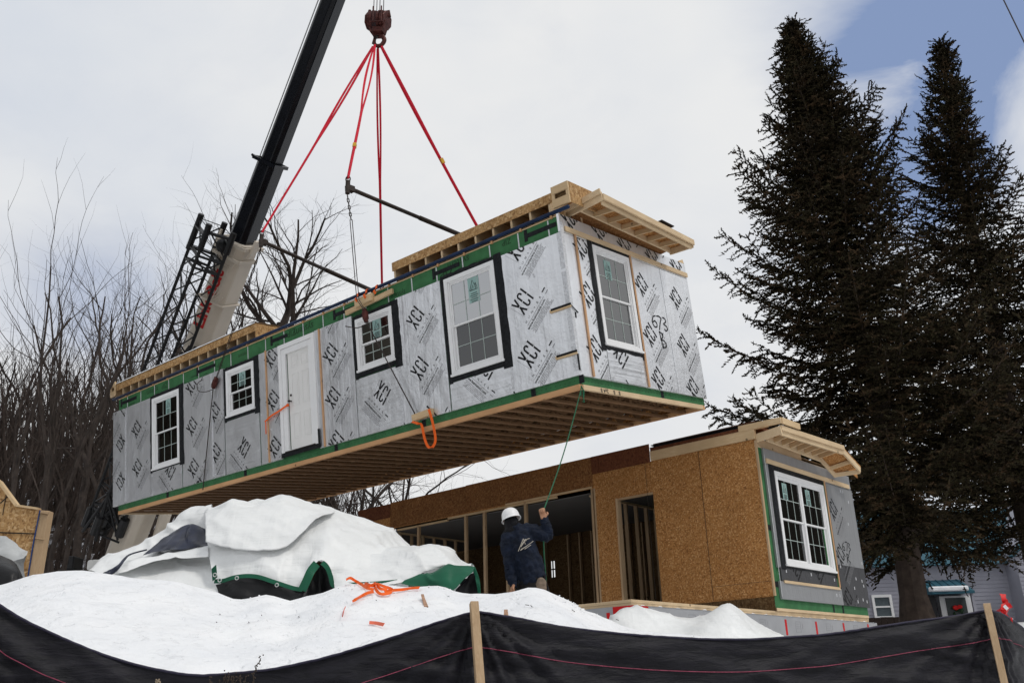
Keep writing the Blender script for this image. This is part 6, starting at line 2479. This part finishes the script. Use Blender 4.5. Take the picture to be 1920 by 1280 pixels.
# overhead wires
g = MB()
a, b = at(1862, -40, 25), at(1945, 130, 25)
a, b = a + (a - b) * 9, b + (b - a) * 9
g.tube([a, a.lerp(b, .5), b], .022, 6)
tag(g.build('overhead_wire', 'wire', None), 'taut overhead wire crossing the upper right corner of the sky', 'wire')
g = MB()
a, b = at(1640, 782, 34), at(2000, 760, 36)
b = b + (b - a) * 4
g.tube([a, a.lerp(b, .5) - Vector((0, 0, .12)), b], .016, 5)
tag(g.build('overhead_wire', 'wire', None), 'faint overhead wire passing behind the trunks of the two spruces', 'wire')

# unseen dark slope added behind the camera, shaped to darken the foil reflections
g = MB()
rings = []
for k in range(14):
    rr = 26 + k * 9
    row = []
    for j in range(72):
        a = R(-128 + j * 3.78) - PI / 2
        hh = interp(math.degrees(a) + 90, [-128, -108, -100, -90, -80, 0, 60, 95, 110, 141], [2.1, 2.0, 1.3, .35, .05, .1, .2, .25, .9, .9])
        z = .2 + sm((rr - 34) / 70) * 40 * hh * (1 + .15 * noise.noise(Vector((j * .3, k * .3, 0))))
        row.append(Vector((rr * math.cos(a), rr * math.sin(a), z)))
    rings.append(row)
g.grid(rings)
o = g.build('added_dark_slope', 'hill_unseen', None, smooth=True)
o['kind'] = 'structure'

# ================================================================== sky and light
SUN_DIR = Vector((.62, -.30, .95)).normalized()
el = math.asin(SUN_DIR.z)
az = math.atan2(SUN_DIR.x, SUN_DIR.y)
world = bpy.data.worlds.new('World')
scene.world = world
world.use_nodes = True
nt = world.node_tree
bg = nt.nodes['Background']
bg.inputs[1].default_value = .10
sky = nt.nodes.new('ShaderNodeTexSky')
sky.sky_type = 'NISHITA'
sky.sun_disc = False
sky.sun_elevation = el
sky.sun_rotation = az
tc = nt.nodes.new('ShaderNodeTexCoord')
def wn(typ, **k):
    n_ = nt.nodes.new(typ)
    for a_, b_ in k.items():
        setattr(n_, a_, b_)
    return n_
def wnoise(scale, detail, rough, sc=(1, 1, 1.6), loc=(0, 0, 0), dist=0):
    mp = wn('ShaderNodeMapping')
    mp.inputs['Scale'].default_value = sc
    mp.inputs['Location'].default_value = loc
    nt.links.new(tc.outputs['Generated'], mp.inputs[0])
    n_ = wn('ShaderNodeTexNoise')
    n_.inputs['Scale'].default_value = scale
    n_.inputs['Detail'].default_value = detail
    n_.inputs['Roughness'].default_value = rough
    n_.inputs['Distortion'].default_value = dist
    nt.links.new(mp.outputs[0], n_.inputs['Vector'])
    return n_.outputs[0]
def wmath(op, a, b=None, c=None, clamp=False):
    n_ = wn('ShaderNodeMath', operation=op)
    n_.use_clamp = clamp
    for i, v in enumerate((a, b, c)):
        if v is None:
            continue
        if isinstance(v, (int, float)):
            n_.inputs[i].default_value = v
        else:
            nt.links.new(v, n_.inputs[i])
    return n_.outputs[0]
def wblob(px, py, rad, soft, amt):
    d = (at(px, py, 10) - CAM).normalized()
    vm = wn('ShaderNodeVectorMath', operation='DISTANCE')
    nt.links.new(tc.outputs['Generated'], vm.inputs[0])
    vm.inputs[1].default_value = d
    mr = wn('ShaderNodeMapRange')
    mr.interpolation_type = 'SMOOTHSTEP'
    nt.links.new(vm.outputs['Value'], mr.inputs[0])
    mr.inputs[1].default_value = rad
    mr.inputs[2].default_value = rad + soft
    mr.inputs[3].default_value = amt
    mr.inputs[4].default_value = 0
    return mr.outputs[0]
cl = wnoise(4.2, 7, .60, (1, 1, 1.6), (1.1, .4, .7), .6)
blue = None
for b_ in ((1850, 30, .0, .27, .95), (1690, 230, .04, .11, .85), (1670, 340, .01, .08, .35), (130, 560, .01, .13, .26), (250, 600, .01, .12, .22), (1620, 480, .02, .14, .22), (1350, 640, .01, .14, .08), (660, 520, .01, .16, .05), (1240, 830, .03, .2, .06), (1915, 200, .01, .06, -.6), (1850, 520, .03, .09, -.3)):
    v = wblob(*b_)
    blue = v if blue is None else wmath('ADD', blue, v)
nzc = wmath('MULTIPLY_ADD', cl, 3.2, -1.6)
fac = wmath('ADD', blue, wmath('MULTIPLY', nzc, wmath('MULTIPLY_ADD', blue, .95, .12)), clamp=True)
skyc = wn('ShaderNodeMix', data_type='RGBA')
skyc.inputs[0].default_value = .95
nt.links.new(sky.outputs[0], skyc.inputs[6])
skyc.inputs[7].default_value = (2.4, 3.25, 5.3, 1)
cr_ = wn('ShaderNodeValToRGB')
cr_.color_ramp.elements[0].position = .32
cr_.color_ramp.elements[0].color = (6.35 / 8, 6.75 / 8, 7.4 / 8, 1)
cr_.color_ramp.elements[1].position = .58
cr_.color_ramp.elements[1].color = (.985, .993, 1, 1)
nt.links.new(wnoise(1.7, 5, .5, (1, 1, 1.8), (2, 1, 0)), cr_.inputs[0])
sc_ = wn('ShaderNodeVectorMath', operation='SCALE')
nt.links.new(cr_.outputs[0], sc_.inputs[0])
sc_.inputs['Scale'].default_value = 8.3
mx = wn('ShaderNodeMix', data_type='RGBA')
nt.links.new(fac, mx.inputs[0])
nt.links.new(sc_.outputs[0], mx.inputs[6])
nt.links.new(skyc.outputs[2], mx.inputs[7])
nt.links.new(mx.outputs[2], bg.inputs[0])
sl = bpy.data.lights.new('sun', 'SUN')
sl.energy = 1.25
sl.angle = R(12)
sl.color = (1, .96, .90)
so = bpy.data.objects.new('sun', sl)
COL.objects.link(so)
so.rotation_mode = 'QUATERNION'
so.rotation_quaternion = SUN_DIR.to_track_quat('Z', 'Y')
so.location = (0, 0, 40)
scene.view_settings.view_transform = 'Standard'
scene.view_settings.look = 'None'
scene.view_settings.exposure = 0
scene.view_settings.gamma = 1
scene.render.film_transparent = False
